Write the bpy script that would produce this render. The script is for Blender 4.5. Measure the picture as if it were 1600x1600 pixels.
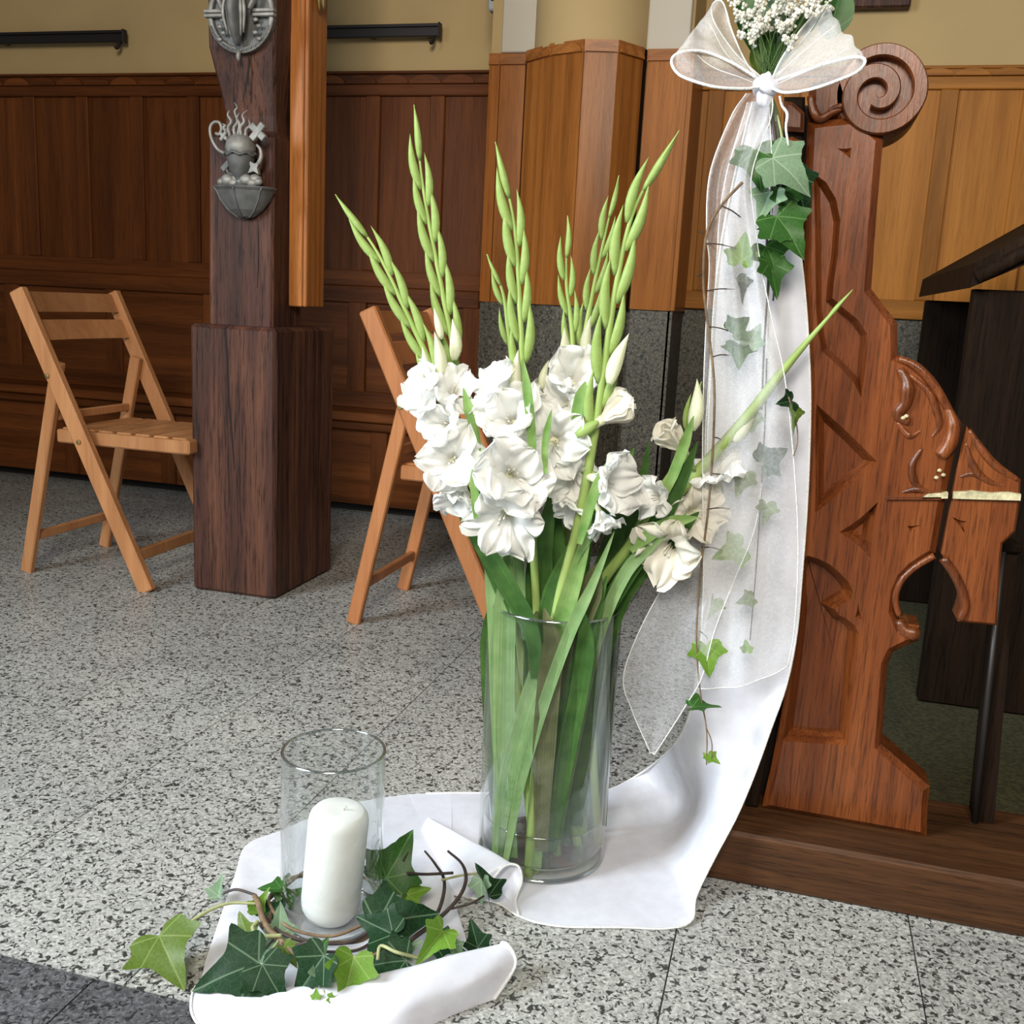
import bpy, bmesh, math, random
import numpy as np
from mathutils import Vector, Matrix, Quaternion
random.seed(7); np.random.seed(7)
for o in list(bpy.data.objects): bpy.data.objects.remove(o)
sc = bpy.context.scene
COL = sc.collection

# ------------------------------------------------------------------ camera
FPX = 1600.0
PITCH, ROLL, YAW = 0.20118414, 0.05127941, 0.26268707
CAM = np.array([0.0, 0.0, 1.0])
_F = np.array([-math.sin(YAW)*math.cos(PITCH), math.cos(YAW)*math.cos(PITCH), -math.sin(PITCH)])
_r = np.array([math.cos(YAW), math.sin(YAW), 0.0]); _u = np.cross(_r, _F)
_R = math.cos(ROLL)*_r + math.sin(ROLL)*_u
_U = -math.sin(ROLL)*_r + math.cos(ROLL)*_u
cd = bpy.data.cameras.new('camera'); cam = bpy.data.objects.new('camera', cd); COL.objects.link(cam)
cd.sensor_width = 36.0; cd.lens = 36.0; cd.clip_start = 0.02; cd.clip_end = 100
cam.matrix_world = Matrix(((_R[0], _U[0], -_F[0], CAM[0]), (_R[1], _U[1], -_F[1], CAM[1]),
                           (_R[2], _U[2], -_F[2], CAM[2]), (0, 0, 0, 1)))
sc.camera = cam

# ------------------------------------------------------------------ light
sc.view_settings.view_transform = 'Standard'; sc.view_settings.look = 'None'
sc.view_settings.gamma = 1.0; sc.view_settings.exposure = 0.0
sc.view_settings.use_curve_mapping = False
w = bpy.data.worlds.new('world'); sc.world = w; w.use_nodes = True
bg = w.node_tree.nodes['Background']; bg.inputs[0].default_value = (0.93, 0.97, 1.0, 1); bg.inputs[1].default_value = 0.13

def area(name, loc, target, sx, sy, power, color, spread=180):
    l = bpy.data.lights.new(name, 'AREA'); l.shape = 'RECTANGLE'; l.size = sx; l.size_y = sy
    l.energy = power; l.color = color; l.spread = math.radians(spread)
    o = bpy.data.objects.new(name, l); COL.objects.link(o); o.location = loc
    o.rotation_euler = (Vector(target)-Vector(loc)).to_track_quat('-Z', 'Y').to_euler()
    return o
# tall nave window left of the viewer (main daylight), then a high fill lamp
area('window_daylight_left', (-3.1, -.8, 2.2), (-.2, 1.2, 0), 1.2, 2.0, 96, (.84, .93, 1.0), 105)
area('high_wall_fill', (.2, -1.6, 3.0), (-1.0, 4.4, 1.45), 1.2, 1.4, 80, (1.0, .92, .80), 130)  # warm lamp added unseen behind the viewer to lift the back wall
area('window_narrow_rear', (-.25, -1.4, 2.6), (-1.2, 4.1, 1.6), .28, .8, 24, (1.0, .90, .74))

# ------------------------------------------------------------------ unprojection helpers (pixel of the 1600 frame + a real depth)
def ray(x, y): return _R*(x-800)/FPX - _U*(y-800)/FPX + _F
def PY(x, y, Y): d = ray(x, y); return CAM + d*(Y/d[1])
def PX(x, y, X): d = ray(x, y); return CAM + d*(X/d[0])
def G(x, y, z=0.0): d = ray(x, y); return CAM + d*((z-1.0)/d[2])
def pxm(p):                                # pixels per metre at a point
    return FPX/float(np.dot(np.array(p)-CAM, _F))

# ------------------------------------------------------------------ object helpers
ORG = {}
def origin(o): return ORG.get(o.name, np.zeros(3)) if o else np.zeros(3)
def props(o, label=None, cat=None, group=None, kind=None):
    if label: o['label'] = label
    if cat: o['category'] = cat
    if group: o['group'] = group
    if kind: o['kind'] = kind
    return o
def thing(name, loc, label=None, cat=None, group=None, kind=None):
    o = bpy.data.objects.new(name, None); COL.objects.link(o); o.empty_display_size = 0.05
    o.location = Vector(loc); ORG[o.name] = np.array(loc, float)
    return props(o, label, cat, group, kind)
def mesh(name, V, F, smooth=False, uv=None):
    me = bpy.data.meshes.new(name); me.from_pydata([tuple(map(float, v)) for v in V], [], [tuple(f) for f in F])
    if uv is not None:
        l = me.uv_layers.new(name='UVMap')
        for i, lp in enumerate(me.loops): l.data[i].uv = uv[lp.vertex_index]
    if smooth: me.polygons.foreach_set('use_smooth', [True]*len(me.polygons))
    me.update(); return me
def obj(name, VF, mat, parent=None, smooth=False, loc=None, uv=None, angle=None):
    """world-space verts; the object's origin is its parent's, or loc"""
    V, F = VF[0], VF[1]
    if parent: off = origin(parent)
    elif loc is not None: off = np.array(loc, float)
    else: off = np.array([0, 0, 0.0])
    me = mesh(name, [np.array(v)-off for v in V], F, smooth, uv)
    if angle is not None:
        me.polygons.foreach_set('use_smooth', [True]*len(me.polygons)); me.set_sharp_from_angle(angle=angle)
    me.materials.append(mat)
    o = bpy.data.objects.new(name, me); COL.objects.link(o)
    if parent: o.parent = parent
    else: o.location = Vector(off)
    ORG[o.name] = off
    return o
def inst(name, me, M, parent):
    """shared mesh under parent at world matrix M"""
    o = bpy.data.objects.new(name, me); COL.objects.link(o); o.parent = parent
    o.matrix_basis = Matrix.Translation(-Vector(origin(parent))) @ M
    ORG[o.name] = np.array(M.translation)
    return o
def merge(*parts):
    V, F = [], []
    for v, f in parts:
        n = len(V); V += list(v); F += [tuple(i+n for i in q) for q in f]
    return V, F
def box(x0, x1, y0, y1, z0, z1, b=0.0):
    if b <= 0:
        V = [(x, y, z) for z in (z0, z1) for y in (y0, y1) for x in (x0, x1)]
        return V, [(0, 2, 3, 1), (4, 5, 7, 6), (0, 1, 5, 4), (2, 6, 7, 3), (0, 4, 6, 2), (1, 3, 7, 5)]
    bm = bmesh.new(); bmesh.ops.create_cube(bm, size=1)
    bmesh.ops.scale(bm, vec=(x1-x0, y1-y0, z1-z0), verts=bm.verts)
    bmesh.ops.translate(bm, vec=((x0+x1)/2, (y0+y1)/2, (z0+z1)/2), verts=bm.verts)
    bmesh.ops.bevel(bm, geom=bm.edges[:], offset=b, segments=1, affect='EDGES')
    return bmout(bm)
def bmout(bm):
    bm.verts.index_update()
    r = [np.array(v.co) for v in bm.verts], [tuple(v.index for v in f.verts) for f in bm.faces]
    bm.free(); return r
def bar(a, b, wdt, thk, up=(0, 0, 1), bev=0.0):
    """box beam from a to b; wdt along side axis, thk along the other"""
    a = Vector(a); b = Vector(b); d = b-a; L = d.length; d.normalize()
    s = d.cross(Vector(up)).normalized(); t = s.cross(d)
    V, F = box(-wdt/2, wdt/2, -thk/2, thk/2, 0, L, bev)
    return [np.array(a+s*v[0]+t*v[1]+d*v[2]) for v in V], F
def cr(P, n):
    """Catmull-Rom through control points, n samples"""
    P = np.array(P, float); m = len(P)
    if m == 2: return np.array([P[0]+(P[1]-P[0])*t for t in np.linspace(0, 1, n)])
    Q = np.vstack([2*P[0]-P[1], P, 2*P[-1]-P[-2]]); out = []
    for t in np.linspace(0, m-1, n):
        i = min(int(t), m-2); u = t-i; p0, p1, p2, p3 = Q[i], Q[i+1], Q[i+2], Q[i+3]
        out.append(.5*(2*p1+(p2-p0)*u+(2*p0-5*p1+4*p2-p3)*u*u+(3*p1-p0-3*p2+p3)*u**3))
    return np.array(out)
def tube(P, r, n=8, cap=True, flat=1.0):
    P = np.array(P, float); m = len(P)
    r = np.interp(np.linspace(0, 1, m), np.linspace(0, 1, len(r)), r) if hasattr(r, '__len__') else np.full(m, r)
    T = np.gradient(P, axis=0); T /= (np.linalg.norm(T, axis=1)[:, None]+1e-12)
    a = np.array([0, 0, 1.0]) if abs(T[0][2]) < .9 else np.array([1.0, 0, 0])
    N = np.cross(T[0], a); N /= np.linalg.norm(N); V = []
    for i in range(m):
        N = N-T[i]*np.dot(N, T[i]); N /= (np.linalg.norm(N)+1e-12); B = np.cross(T[i], N)
        for k in range(n):
            th = 2*math.pi*k/n; V.append(P[i]+r[i]*(math.cos(th)*N+flat*math.sin(th)*B))
    F = [(i*n+k, i*n+(k+1) % n, (i+1)*n+(k+1) % n, (i+1)*n+k) for i in range(m-1) for k in range(n)]
    if cap: F += [tuple(range(n-1, -1, -1)), tuple((m-1)*n+k for k in range(n))]
    return V, F
def lathe(prof, n=48, c=(0, 0, 0), a0=0, a1=2*math.pi, closed=True):
    V, F = [], []; full = abs(a1-a0-2*math.pi) < 1e-6; cols = n if full else n+1
    for r, z in prof:
        for k in range(cols):
            th = a0+(a1-a0)*k/n; V.append((c[0]+r*math.cos(th), c[1]+r*math.sin(th), c[2]+z))
    for i in range(len(prof)-1):
        for k in range(n):
            k2 = (k+1) % cols; F.append((i*cols+k, i*cols+k2, (i+1)*cols+k2, (i+1)*cols+k))
    return V, F
def grid(P):
    """P: (m,n,3) array -> quads"""
    m, n = P.shape[:2]
    V = P.reshape(-1, 3); F = [(i*n+j, i*n+j+1, (i+1)*n+j+1, (i+1)*n+j) for i in range(m-1) for j in range(n-1)]
    return V, F
def loft(rows, nu, nv):
    A = np.array([cr(r, nv) for r in rows])
    return np.array([cr(A[:, j], nu) for j in range(nv)]).transpose(1, 0, 2)
def prism(poly, y0, y1):
    """poly of (x,z) extruded along y"""
    n = len(poly); V = [(p[0], y0, p[1]) for p in poly]+[(p[0], y1, p[1]) for p in poly]
    ar = sum(poly[i][0]*poly[(i+1) % n][1]-poly[(i+1) % n][0]*poly[i][1] for i in range(n))
    f = list(range(n)); s = 1
    F = [tuple(f), tuple(reversed([i+n for i in f]))]
    F += [(i, i+n, (i+1) % n+n, (i+1) % n) for i in range(n)]
    if ar < 0: F = [tuple(reversed(q)) for q in F]
    return V, F
def ball(c, r, sub=2, sc3=(1, 1, 1)):
    bm = bmesh.new(); bmesh.ops.create_icosphere(bm, subdivisions=sub, radius=1)
    V, F = bmout(bm); return [np.array(c)+np.array(v)*r*np.array(sc3) for v in V], F

# ------------------------------------------------------------------ materials
def nodes(name):
    m = bpy.data.materials.new(name); m.use_nodes = True; nt = m.node_tree
    return m, nt, nt.nodes['Principled BSDF'], nt.nodes['Material Output']
def N(nt, typ, **kw):
    n = nt.nodes.new(typ)
    for k, v in kw.items():
        if k.startswith('i_'):
            key = k[2:]; key = int(key) if key.isdigit() else key.replace('_', ' ')
            n.inputs[key].default_value = v
        else: setattr(n, k, v)
    return n
def L(nt, a, b): nt.links.new(a, b)
def ramp(nt, fac, stops, interp='LINEAR'):
    r = N(nt, 'ShaderNodeValToRGB'); e = r.color_ramp; e.interpolation = interp
    while len(e.elements) < len(stops): e.elements.new(0.5)
    for i, (p, c) in enumerate(stops):
        e.elements[i].position = p; e.elements[i].color = (*c, 1) if len(c) == 3 else c
    L(nt, fac, r.inputs[0]); return r.outputs[0]
def simple(name, col, rough=.5, metal=0, spec=.5, noise=0, nscale=20, bump=0):
    m, nt, b, o = nodes(name); b.inputs['Roughness'].default_value = rough; b.inputs['Metallic'].default_value = metal
    b.inputs['Specular IOR Level'].default_value = spec
    if noise:
        tc = N(nt, 'ShaderNodeTexCoord'); n = N(nt, 'ShaderNodeTexNoise', i_Scale=nscale, i_Detail=5.0)
        L(nt, tc.outputs['Object'], n.inputs[0])
        c = np.array(col); col2 = tuple(np.clip(c*(1+noise), 0, 1)); col1 = tuple(c*(1-noise))
        L(nt, ramp(nt, n.outputs[0], [(.3, col1), (.7, col2)]), b.inputs[0])
        if bump:
            bp = N(nt, 'ShaderNodeBump', i_Strength=bump, i_Distance=.01); L(nt, n.outputs[0], bp.inputs['Height']); L(nt, bp.outputs[0], b.inputs['Normal'])
    else: b.inputs[0].default_value = (*col, 1)
    return m
def wood(name, dark, mid, light, axis='Z', scale=1.0, rough=.45, pores=0.5, bump=.15, spec=.25, rings=True):
    """grain runs along axis; streaks, cathedral rings and dark pores"""
    m, nt, b, o = nodes(name); tc = N(nt, 'ShaderNodeTexCoord')
    s = [14*scale]*3; s['XYZ'.index(axis)] = 0.7*scale
    oi = N(nt, 'ShaderNodeObjectInfo'); add = N(nt, 'ShaderNodeVectorMath', operation='MULTIPLY_ADD')
    cmb = N(nt, 'ShaderNodeCombineXYZ'); sc_ = N(nt, 'ShaderNodeMath', operation='MULTIPLY', i_1=7.3)
    L(nt, oi.outputs['Random'], sc_.inputs[0])
    for k in range(3): L(nt, sc_.outputs[0], cmb.inputs[k])
    add.inputs[1].default_value = (1, 1, 1); L(nt, tc.outputs['Object'], add.inputs[0]); L(nt, cmb.outputs[0], add.inputs[2])
    mp = N(nt, 'ShaderNodeMapping'); mp.inputs['Scale'].default_value = s; L(nt, add.outputs[0], mp.inputs[0])
    n1 = N(nt, 'ShaderNodeTexNoise', i_Scale=1.0, i_Detail=6.0, i_Roughness=.6, i_Distortion=.6); L(nt, mp.outputs[0], n1.inputs[0])
    n2 = N(nt, 'ShaderNodeTexNoise', i_Scale=9.0, i_Detail=3.0, i_Roughness=.7); L(nt, mp.outputs[0], n2.inputs[0])
    c1 = ramp(nt, n1.outputs[0], [(.25, dark), (.5, mid), (.75, light)])
    p = ramp(nt, n2.outputs[0], [(.36, (1-pores,)*3), (.5, (1, 1, 1))])
    mx = N(nt, 'ShaderNodeMix', data_type='RGBA', blend_type='MULTIPLY'); mx.inputs[0].default_value = 1
    L(nt, c1, mx.inputs[6]); L(nt, p, mx.inputs[7])
    out = mx.outputs[2]
    if rings:
        wv = N(nt, 'ShaderNodeTexWave', wave_type='RINGS', i_Scale=.55, i_Distortion=3.5, i_Detail=2.0); L(nt, mp.outputs[0], wv.inputs[0])
        rr = ramp(nt, wv.outputs[1], [(0, (.78,)*3), (.5, (1, 1, 1)), (1, (1.0,)*3)])
        m2 = N(nt, 'ShaderNodeMix', data_type='RGBA', blend_type='MULTIPLY'); m2.inputs[0].default_value = 1
        L(nt, out, m2.inputs[6]); L(nt, rr, m2.inputs[7]); out = m2.outputs[2]
    hv = N(nt, 'ShaderNodeHueSaturation'); vv = N(nt, 'ShaderNodeMapRange', i_3=.85, i_4=1.12)
    L(nt, oi.outputs['Random'], vv.inputs[0]); L(nt, vv.outputs[0], hv.inputs['Value']); L(nt, out, hv.inputs['Color'])
    L(nt, hv.outputs[0], b.inputs[0])
    b.inputs['Roughness'].default_value = rough; b.inputs['Specular IOR Level'].default_value = spec
    bp = N(nt, 'ShaderNodeBump', i_Strength=bump, i_Distance=.004); L(nt, n2.outputs[0], bp.inputs['Height']); L(nt, bp.outputs[0], b.inputs['Normal'])
    return m
def granite(name, base, dark, light, rough=.35, fleck=1.0, scale=1.0):
    m, nt, b, o = nodes(name); g = N(nt, 'ShaderNodeNewGeometry'); oi = N(nt, 'ShaderNodeObjectInfo')
    cmb = N(nt, 'ShaderNodeCombineXYZ'); mu = N(nt, 'ShaderNodeMath', operation='MULTIPLY', i_1=31.0)
    L(nt, oi.outputs['Random'], mu.inputs[0]); L(nt, mu.outputs[0], cmb.inputs[2])
    ad = N(nt, 'ShaderNodeVectorMath', operation='ADD'); L(nt, g.outputs['Position'], ad.inputs[0]); L(nt, cmb.outputs[0], ad.inputs[1])
    n1 = N(nt, 'ShaderNodeTexNoise', i_Scale=95.0*scale, i_Detail=2.5, i_Roughness=.55, i_Distortion=1.1); L(nt, ad.outputs[0], n1.inputs[0])
    n2 = N(nt, 'ShaderNodeTexNoise', i_Scale=160.0*scale, i_Detail=2.0, i_Distortion=.6); L(nt, ad.outputs[0], n2.inputs[0])
    n3 = N(nt, 'ShaderNodeTexNoise', i_Scale=3.0, i_Detail=3.0); L(nt, ad.outputs[0], n3.inputs[0])
    c1 = ramp(nt, n2.outputs[0], [(.32, tuple(np.array(base)*.72)), (.5, base), (.68, light)])
    fl = ramp(nt, n1.outputs[0], [(.0, (0, 0, 0)), (.40, (0, 0, 0)), (.47, (1, 1, 1))])
    mx = N(nt, 'ShaderNodeMix', data_type='RGBA'); L(nt, fl, mx.inputs[0]); mx.inputs[6].default_value = (*dark, 1); L(nt, c1, mx.inputs[7])
    big = ramp(nt, n3.outputs[0], [(.3, (.9, .9, .9)), (.7, (1.06, 1.05, 1.03))])
    m2 = N(nt, 'ShaderNodeMix', data_type='RGBA', blend_type='MULTIPLY'); m2.inputs[0].default_value = 1
    L(nt, mx.outputs[2], m2.inputs[6]); L(nt, big, m2.inputs[7])
    hv = N(nt, 'ShaderNodeHueSaturation'); vv = N(nt, 'ShaderNodeMapRange', i_3=.93, i_4=1.07)
    L(nt, oi.outputs['Random'], vv.inputs[0]); L(nt, vv.outputs[0], hv.inputs['Value']); L(nt, m2.outputs[2], hv.inputs['Color'])
    L(nt, hv.outputs[0], b.inputs[0]); b.inputs['Roughness'].default_value = rough
    return m
def sheer(name, col, opacity, var=.1, transl=.45, scale=60, crinkle=True):
    """woven see-through fabric: fixed share of thread and gap, threads diffuse and translucent"""
    m, nt, b, o = nodes(name); nt.nodes.remove(b)
    tc = N(nt, 'ShaderNodeTexCoord'); n = N(nt, 'ShaderNodeTexNoise', i_Scale=scale, i_Detail=4.0, i_Roughness=.6); L(nt, tc.outputs['Object'], n.inputs[0])
    mr = N(nt, 'ShaderNodeMapRange', i_1=.3, i_2=.7, i_3=max(opacity-var, 0), i_4=min(opacity+var, 1)); L(nt, n.outputs[0], mr.inputs[0])
    d = N(nt, 'ShaderNodeBsdfDiffuse', i_Color=(*col, 1)); t = N(nt, 'ShaderNodeBsdfTranslucent', i_Color=(*col, 1))
    gl = N(nt, 'ShaderNodeBsdfGlossy', i_Color=(.9, .9, .95, 1), i_Roughness=.35)
    a = N(nt, 'ShaderNodeMixShader', i_0=transl); L(nt, d.outputs[0], a.inputs[1]); L(nt, t.outputs[0], a.inputs[2])
    a2 = N(nt, 'ShaderNodeMixShader', i_0=.06); L(nt, a.outputs[0], a2.inputs[1]); L(nt, gl.outputs[0], a2.inputs[2])
    tr = N(nt, 'ShaderNodeBsdfTransparent'); mx = N(nt, 'ShaderNodeMixShader'); L(nt, mr.outputs[0], mx.inputs[0])
    L(nt, tr.outputs[0], mx.inputs[1]); L(nt, a2.outputs[0], mx.inputs[2]); L(nt, mx.outputs[0], o.inputs[0])
    bp = N(nt, 'ShaderNodeBump', i_Strength=.25, i_Distance=.004)
    n2 = N(nt, 'ShaderNodeTexNoise', i_Scale=scale*.35, i_Detail=3.0, i_Distortion=1.5); L(nt, tc.outputs['Object'], n2.inputs[0]); L(nt, n2.outputs[0], bp.inputs['Height'])
    if crinkle:
        for q in (d, t, gl): L(nt, bp.outputs[0], q.inputs['Normal'])
    return m
def thinglass(name, tint=(.965, .975, .97), ior=1.5, rough=.0):
    m, nt, b, o = nodes(name); nt.nodes.remove(b)
    lw = N(nt, 'ShaderNodeLayerWeight', i_Blend=.5); pw_ = N(nt, 'ShaderNodeMath', operation='POWER', i_1=3.2); L(nt, lw.outputs['Facing'], pw_.inputs[0])
    f0 = ((ior-1)/(ior+1))**2; fr = N(nt, 'ShaderNodeMapRange', i_3=f0, i_4=.85); L(nt, pw_.outputs[0], fr.inputs[0])
    tr = N(nt, 'ShaderNodeBsdfTransparent', i_Color=(*tint, 1))
    gl = N(nt, 'ShaderNodeBsdfGlossy', i_Color=(1, 1, 1, 1), i_Roughness=rough)
    mx = N(nt, 'ShaderNodeMixShader'); L(nt, fr.outputs[0], mx.inputs[0]); L(nt, tr.outputs[0], mx.inputs[1]); L(nt, gl.outputs[0], mx.inputs[2])
    L(nt, mx.outputs[0], o.inputs[0]); return m
def leafy(name, col, col2, vein=None, transl=.3, rough=.4, stripes=False, spec=.3, nscale=30.0):
    """plant tissue, a little translucent; veins radiate from the petiole (uv = leaf coordinates)"""
    m, nt, b, o = nodes(name); tc = N(nt, 'ShaderNodeTexCoord')
    n = N(nt, 'ShaderNodeTexNoise', i_Scale=nscale, i_Detail=4.0); L(nt, tc.outputs['Object'], n.inputs[0])
    c = ramp(nt, n.outputs[0], [(.3, col), (.7, col2)])
    if stripes:
        mp = N(nt, 'ShaderNodeMapping'); mp.inputs['Scale'].default_value = (11, .9, 1); L(nt, tc.outputs['UV'], mp.inputs[0])
        ns = N(nt, 'ShaderNodeTexNoise', i_Scale=1.6, i_Detail=5.0, i_Roughness=.7); L(nt, mp.outputs[0], ns.inputs[0])
        mr = N(nt, 'ShaderNodeMapRange', i_1=.32, i_2=.68, i_3=.55, i_4=1.35); L(nt, ns.outputs[0], mr.inputs[0])
        mx = N(nt, 'ShaderNodeMix', data_type='RGBA', blend_type='MULTIPLY'); mx.inputs[0].default_value = 1
        L(nt, c, mx.inputs[6]); L(nt, mr.outputs[0], mx.inputs[7]); c = mx.outputs[2]
    if vein:
        sx = N(nt, 'ShaderNodeSeparateXYZ'); L(nt, tc.outputs['UV'], sx.inputs[0]); last = None
        ax = N(nt, 'ShaderNodeMath', operation='ABSOLUTE'); L(nt, sx.outputs[0], ax.inputs[0])
        for ang in (0, 50, 105):
            ca, sa = math.cos(math.radians(ang)), math.sin(math.radians(ang))
            p1 = N(nt, 'ShaderNodeMath', operation='MULTIPLY', i_1=ca); L(nt, ax.outputs[0], p1.inputs[0])
            p2 = N(nt, 'ShaderNodeMath', operation='MULTIPLY_ADD', i_1=-sa); L(nt, sx.outputs[1], p2.inputs[0]); L(nt, p1.outputs[0], p2.inputs[2])
            ab = N(nt, 'ShaderNodeMath', operation='ABSOLUTE'); L(nt, p2.outputs[0], ab.inputs[0])
            if last is None: last = ab.outputs[0]
            else:
                mn = N(nt, 'ShaderNodeMath', operation='MINIMUM'); L(nt, last, mn.inputs[0]); L(nt, ab.outputs[0], mn.inputs[1]); last = mn.outputs[0]
        # fine side veins: distorted wave
        vo = N(nt, 'ShaderNodeTexVoronoi', feature='DISTANCE_TO_EDGE', i_Scale=6.5); L(nt, tc.outputs['UV'], vo.inputs[0])
        vm = N(nt, 'ShaderNodeMapRange', i_1=0.0, i_2=.03, i_3=.16, i_4=0.0); L(nt, vo.outputs[0], vm.inputs[0])
        mr = N(nt, 'ShaderNodeMapRange', i_1=.005, i_2=.016, i_3=.75, i_4=0.0); L(nt, last, mr.inputs[0])
        mm = N(nt, 'ShaderNodeMath', operation='MAXIMUM'); L(nt, mr.outputs[0], mm.inputs[0]); L(nt, vm.outputs[0], mm.inputs[1])
        mx = N(nt, 'ShaderNodeMix', data_type='RGBA'); L(nt, mm.outputs[0], mx.inputs[0]); L(nt, c, mx.inputs[6]); mx.inputs[7].default_value = (*vein, 1); c = mx.outputs[2]
    L(nt, c, b.inputs[0]); b.inputs['Roughness'].default_value = rough; b.inputs['Specular IOR Level'].default_value = spec
    t = N(nt, 'ShaderNodeBsdfTranslucent'); L(nt, c, t.inputs[0]); a = N(nt, 'ShaderNodeMixShader', i_0=transl)
    L(nt, b.outputs[0], a.inputs[1]); L(nt, t.outputs[0], a.inputs[2]); L(nt, a.outputs[0], o.inputs[0])
    return m

M = {}
M['granite'] = granite('granite_light', (.40, .40, .375), (.04, .04, .038), (.58, .58, .55), rough=.42)
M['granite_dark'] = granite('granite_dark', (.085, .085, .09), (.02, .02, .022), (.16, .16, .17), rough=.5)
M['granite_wall'] = granite('granite_wall', (.085, .075, .055), (.018, .016, .012), (.16, .145, .11), rough=.6, scale=.8)
M['grout'] = simple('grout', (.07, .065, .06), .8, noise=.2)
M['plaster'] = simple('plaster_cream', (.50, .36, .17), .85, noise=.06, nscale=3)
M['plaster_white'] = simple('plaster_pale', (.56, .51, .42), .8, noise=.04, nscale=4)
M['panel'] = wood('panel_brown', (.080, .022, .005), (.145, .043, .010), (.205, .064, .016), scale=1.0, rough=.45, pores=.25, spec=.15)
M['panel_h'] = wood('panel_brown_across', (.080, .022, .005), (.145, .043, .010), (.205, .064, .016), axis='X', scale=1.0, rough=.45, pores=.25, spec=.15)
M['bay'] = wood('plank_honey', (.22, .072, .014), (.35, .122, .025), (.45, .170, .038), scale=1.0, rough=.3, pores=.2, spec=.14)
M['bay_h'] = wood('plank_honey_across', (.22, .072, .014), (.35, .122, .025), (.45, .170, .038), axis='X', rough=.36, pores=.2)
M['bayr'] = wood('panel_honey', (.25, .092, .016), (.37, .145, .027), (.46, .19, .038), scale=1.0, rough=.4, pores=.15, spec=.1)
M['bayr_h'] = wood('panel_honey_across', (.25, .092, .016), (.37, .145, .027), (.46, .19, .038), axis='X', rough=.4, pores=.15, spec=.1)
M['pillar'] = wood('old_oak_dark', (.022, .012, .010), (.075, .030, .020), (.17, .070, .038), scale=1.1, rough=.5, pores=.7, bump=.5)
M['pew'] = wood('pew_oak', (.10, .024, .006), (.18, .047, .011), (.27, .080, .019), scale=2.2, rough=.3, pores=.5, bump=.2, spec=.5, rings=True)
M['pew_h'] = wood('pew_oak_across', (.035, .015, .006), (.085, .034, .012), (.14, .058, .022), axis='X', scale=1.6, rough=.5, pores=.5, bump=.3)
M['pew_dark'] = wood('pew_oak_painted_shade', (.010, .006, .004), (.018, .010, .006), (.028, .016, .009), scale=1.2, rough=.65, pores=.5, spec=.06)  # near-black oak: the shade among the pews is put into its colour
M['chair'] = wood('beech', (.36, .155, .062), (.47, .215, .09), (.55, .27, .12), axis='Z', scale=1.0, rough=.38, pores=.12, bump=.05, rings=False)
M['chair2'] = wood('beech_orange', (.34, .125, .045), (.44, .175, .065), (.52, .225, .09), axis='Z', scale=1.0, rough=.38, pores=.12, bump=.05, rings=False)
M['board'] = wood('pine_orange', (.30, .095, .022), (.42, .15, .036), (.52, .20, .05), scale=1.2, rough=.4, pores=.3)
M['iron'] = simple('dark_iron', (.035, .030, .028), .45, .6)
M['pewter'] = simple('pewter', (.30, .29, .265), .58, .45, noise=.3, nscale=35, bump=.15)
M['pewter_dark'] = simple('pewter_dull', (.15, .15, .145), .58, .45, noise=.3, nscale=25, bump=.1)
M['brass'] = simple('brass', (.45, .33, .14), .35, .9)
M['glass'] = thinglass('clear_glass')
M['rim'] = thinglass('glass_rim', (.70, .74, .73), 3.0, .12)
M['water'] = thinglass('water', (.93, .96, .92), 1.33)
M['wax'] = simple('wax', (.92, .92, .90), .45, noise=.01)
bs = M['wax'].node_tree.nodes['Principled BSDF']; bs.inputs['Subsurface Weight'].default_value = .3; bs.inputs['Subsurface Radius'].default_value = (.02, .018, .015); bs.inputs['Subsurface Scale'].default_value = 1
M['wick'] = simple('wick', (.75, .68, .52), .8)
M['satin'] = sheer('white_runner_fabric', (.88, .89, .97), .84, .06, .12, 25)
M['organza'] = sheer('organza', (.97, .97, .99), .24, .06, .25, 160, False)
M['organza_bow'] = sheer('organza_bow', (.97, .97, .96), .34, .07, .3, 260)
M['hem'] = simple('stitched_hem', (.80, .80, .78), .7, noise=.08, nscale=300, bump=.4)
M['petal'] = leafy('petal_white', (.91, .91, .88), (.94, .94, .92), transl=.35, rough=.55, spec=.2)
M['petal_cream'] = leafy('petal_cream', (.90, .86, .74), (.92, .90, .82), transl=.35, rough=.55, spec=.2)
M['throat'] = leafy('flower_throat', (.84, .84, .55), (.90, .88, .66), transl=.3)
M['bud'] = leafy('bud_green', (.33, .47, .12), (.42, .56, .19), transl=.3, rough=.4, nscale=8)
M['bud_pale'] = leafy('bud_pale', (.72, .76, .50), (.86, .86, .70), transl=.35, rough=.45)
M['stem'] = leafy('stem_green', (.30, .43, .11), (.40, .53, .17), transl=.15, rough=.4, nscale=8)
M['blade'] = leafy('blade_green', (.038, .105, .02), (.08, .18, .04), transl=.3, rough=.42, stripes=True)
M['blade_light'] = leafy('blade_light_green', (.19, .33, .12), (.29, .43, .18), transl=.25, rough=.42, stripes=True)
M['stem_blade'] = leafy('sheath_green', (.15, .30, .07), (.30, .46, .15), transl=.25, rough=.4, stripes=True)
M['blade_dry'] = leafy('blade_dry', (.085, .095, .035), (.16, .165, .07), transl=.2, rough=.6, stripes=True)
M['ivy_dark'] = leafy('ivy_dark', (.006, .026, .009), (.013, .045, .015), (.12, .19, .11), .10, .5, spec=.15)
M['ivy_mid'] = leafy('ivy_green', (.022, .085, .014), (.045, .13, .024), (.13, .25, .08), .25, .42, spec=.25)
M['ivy_light'] = leafy('ivy_light', (.13, .28, .025), (.20, .36, .05), (.32, .45, .12), .4, .4)
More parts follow.
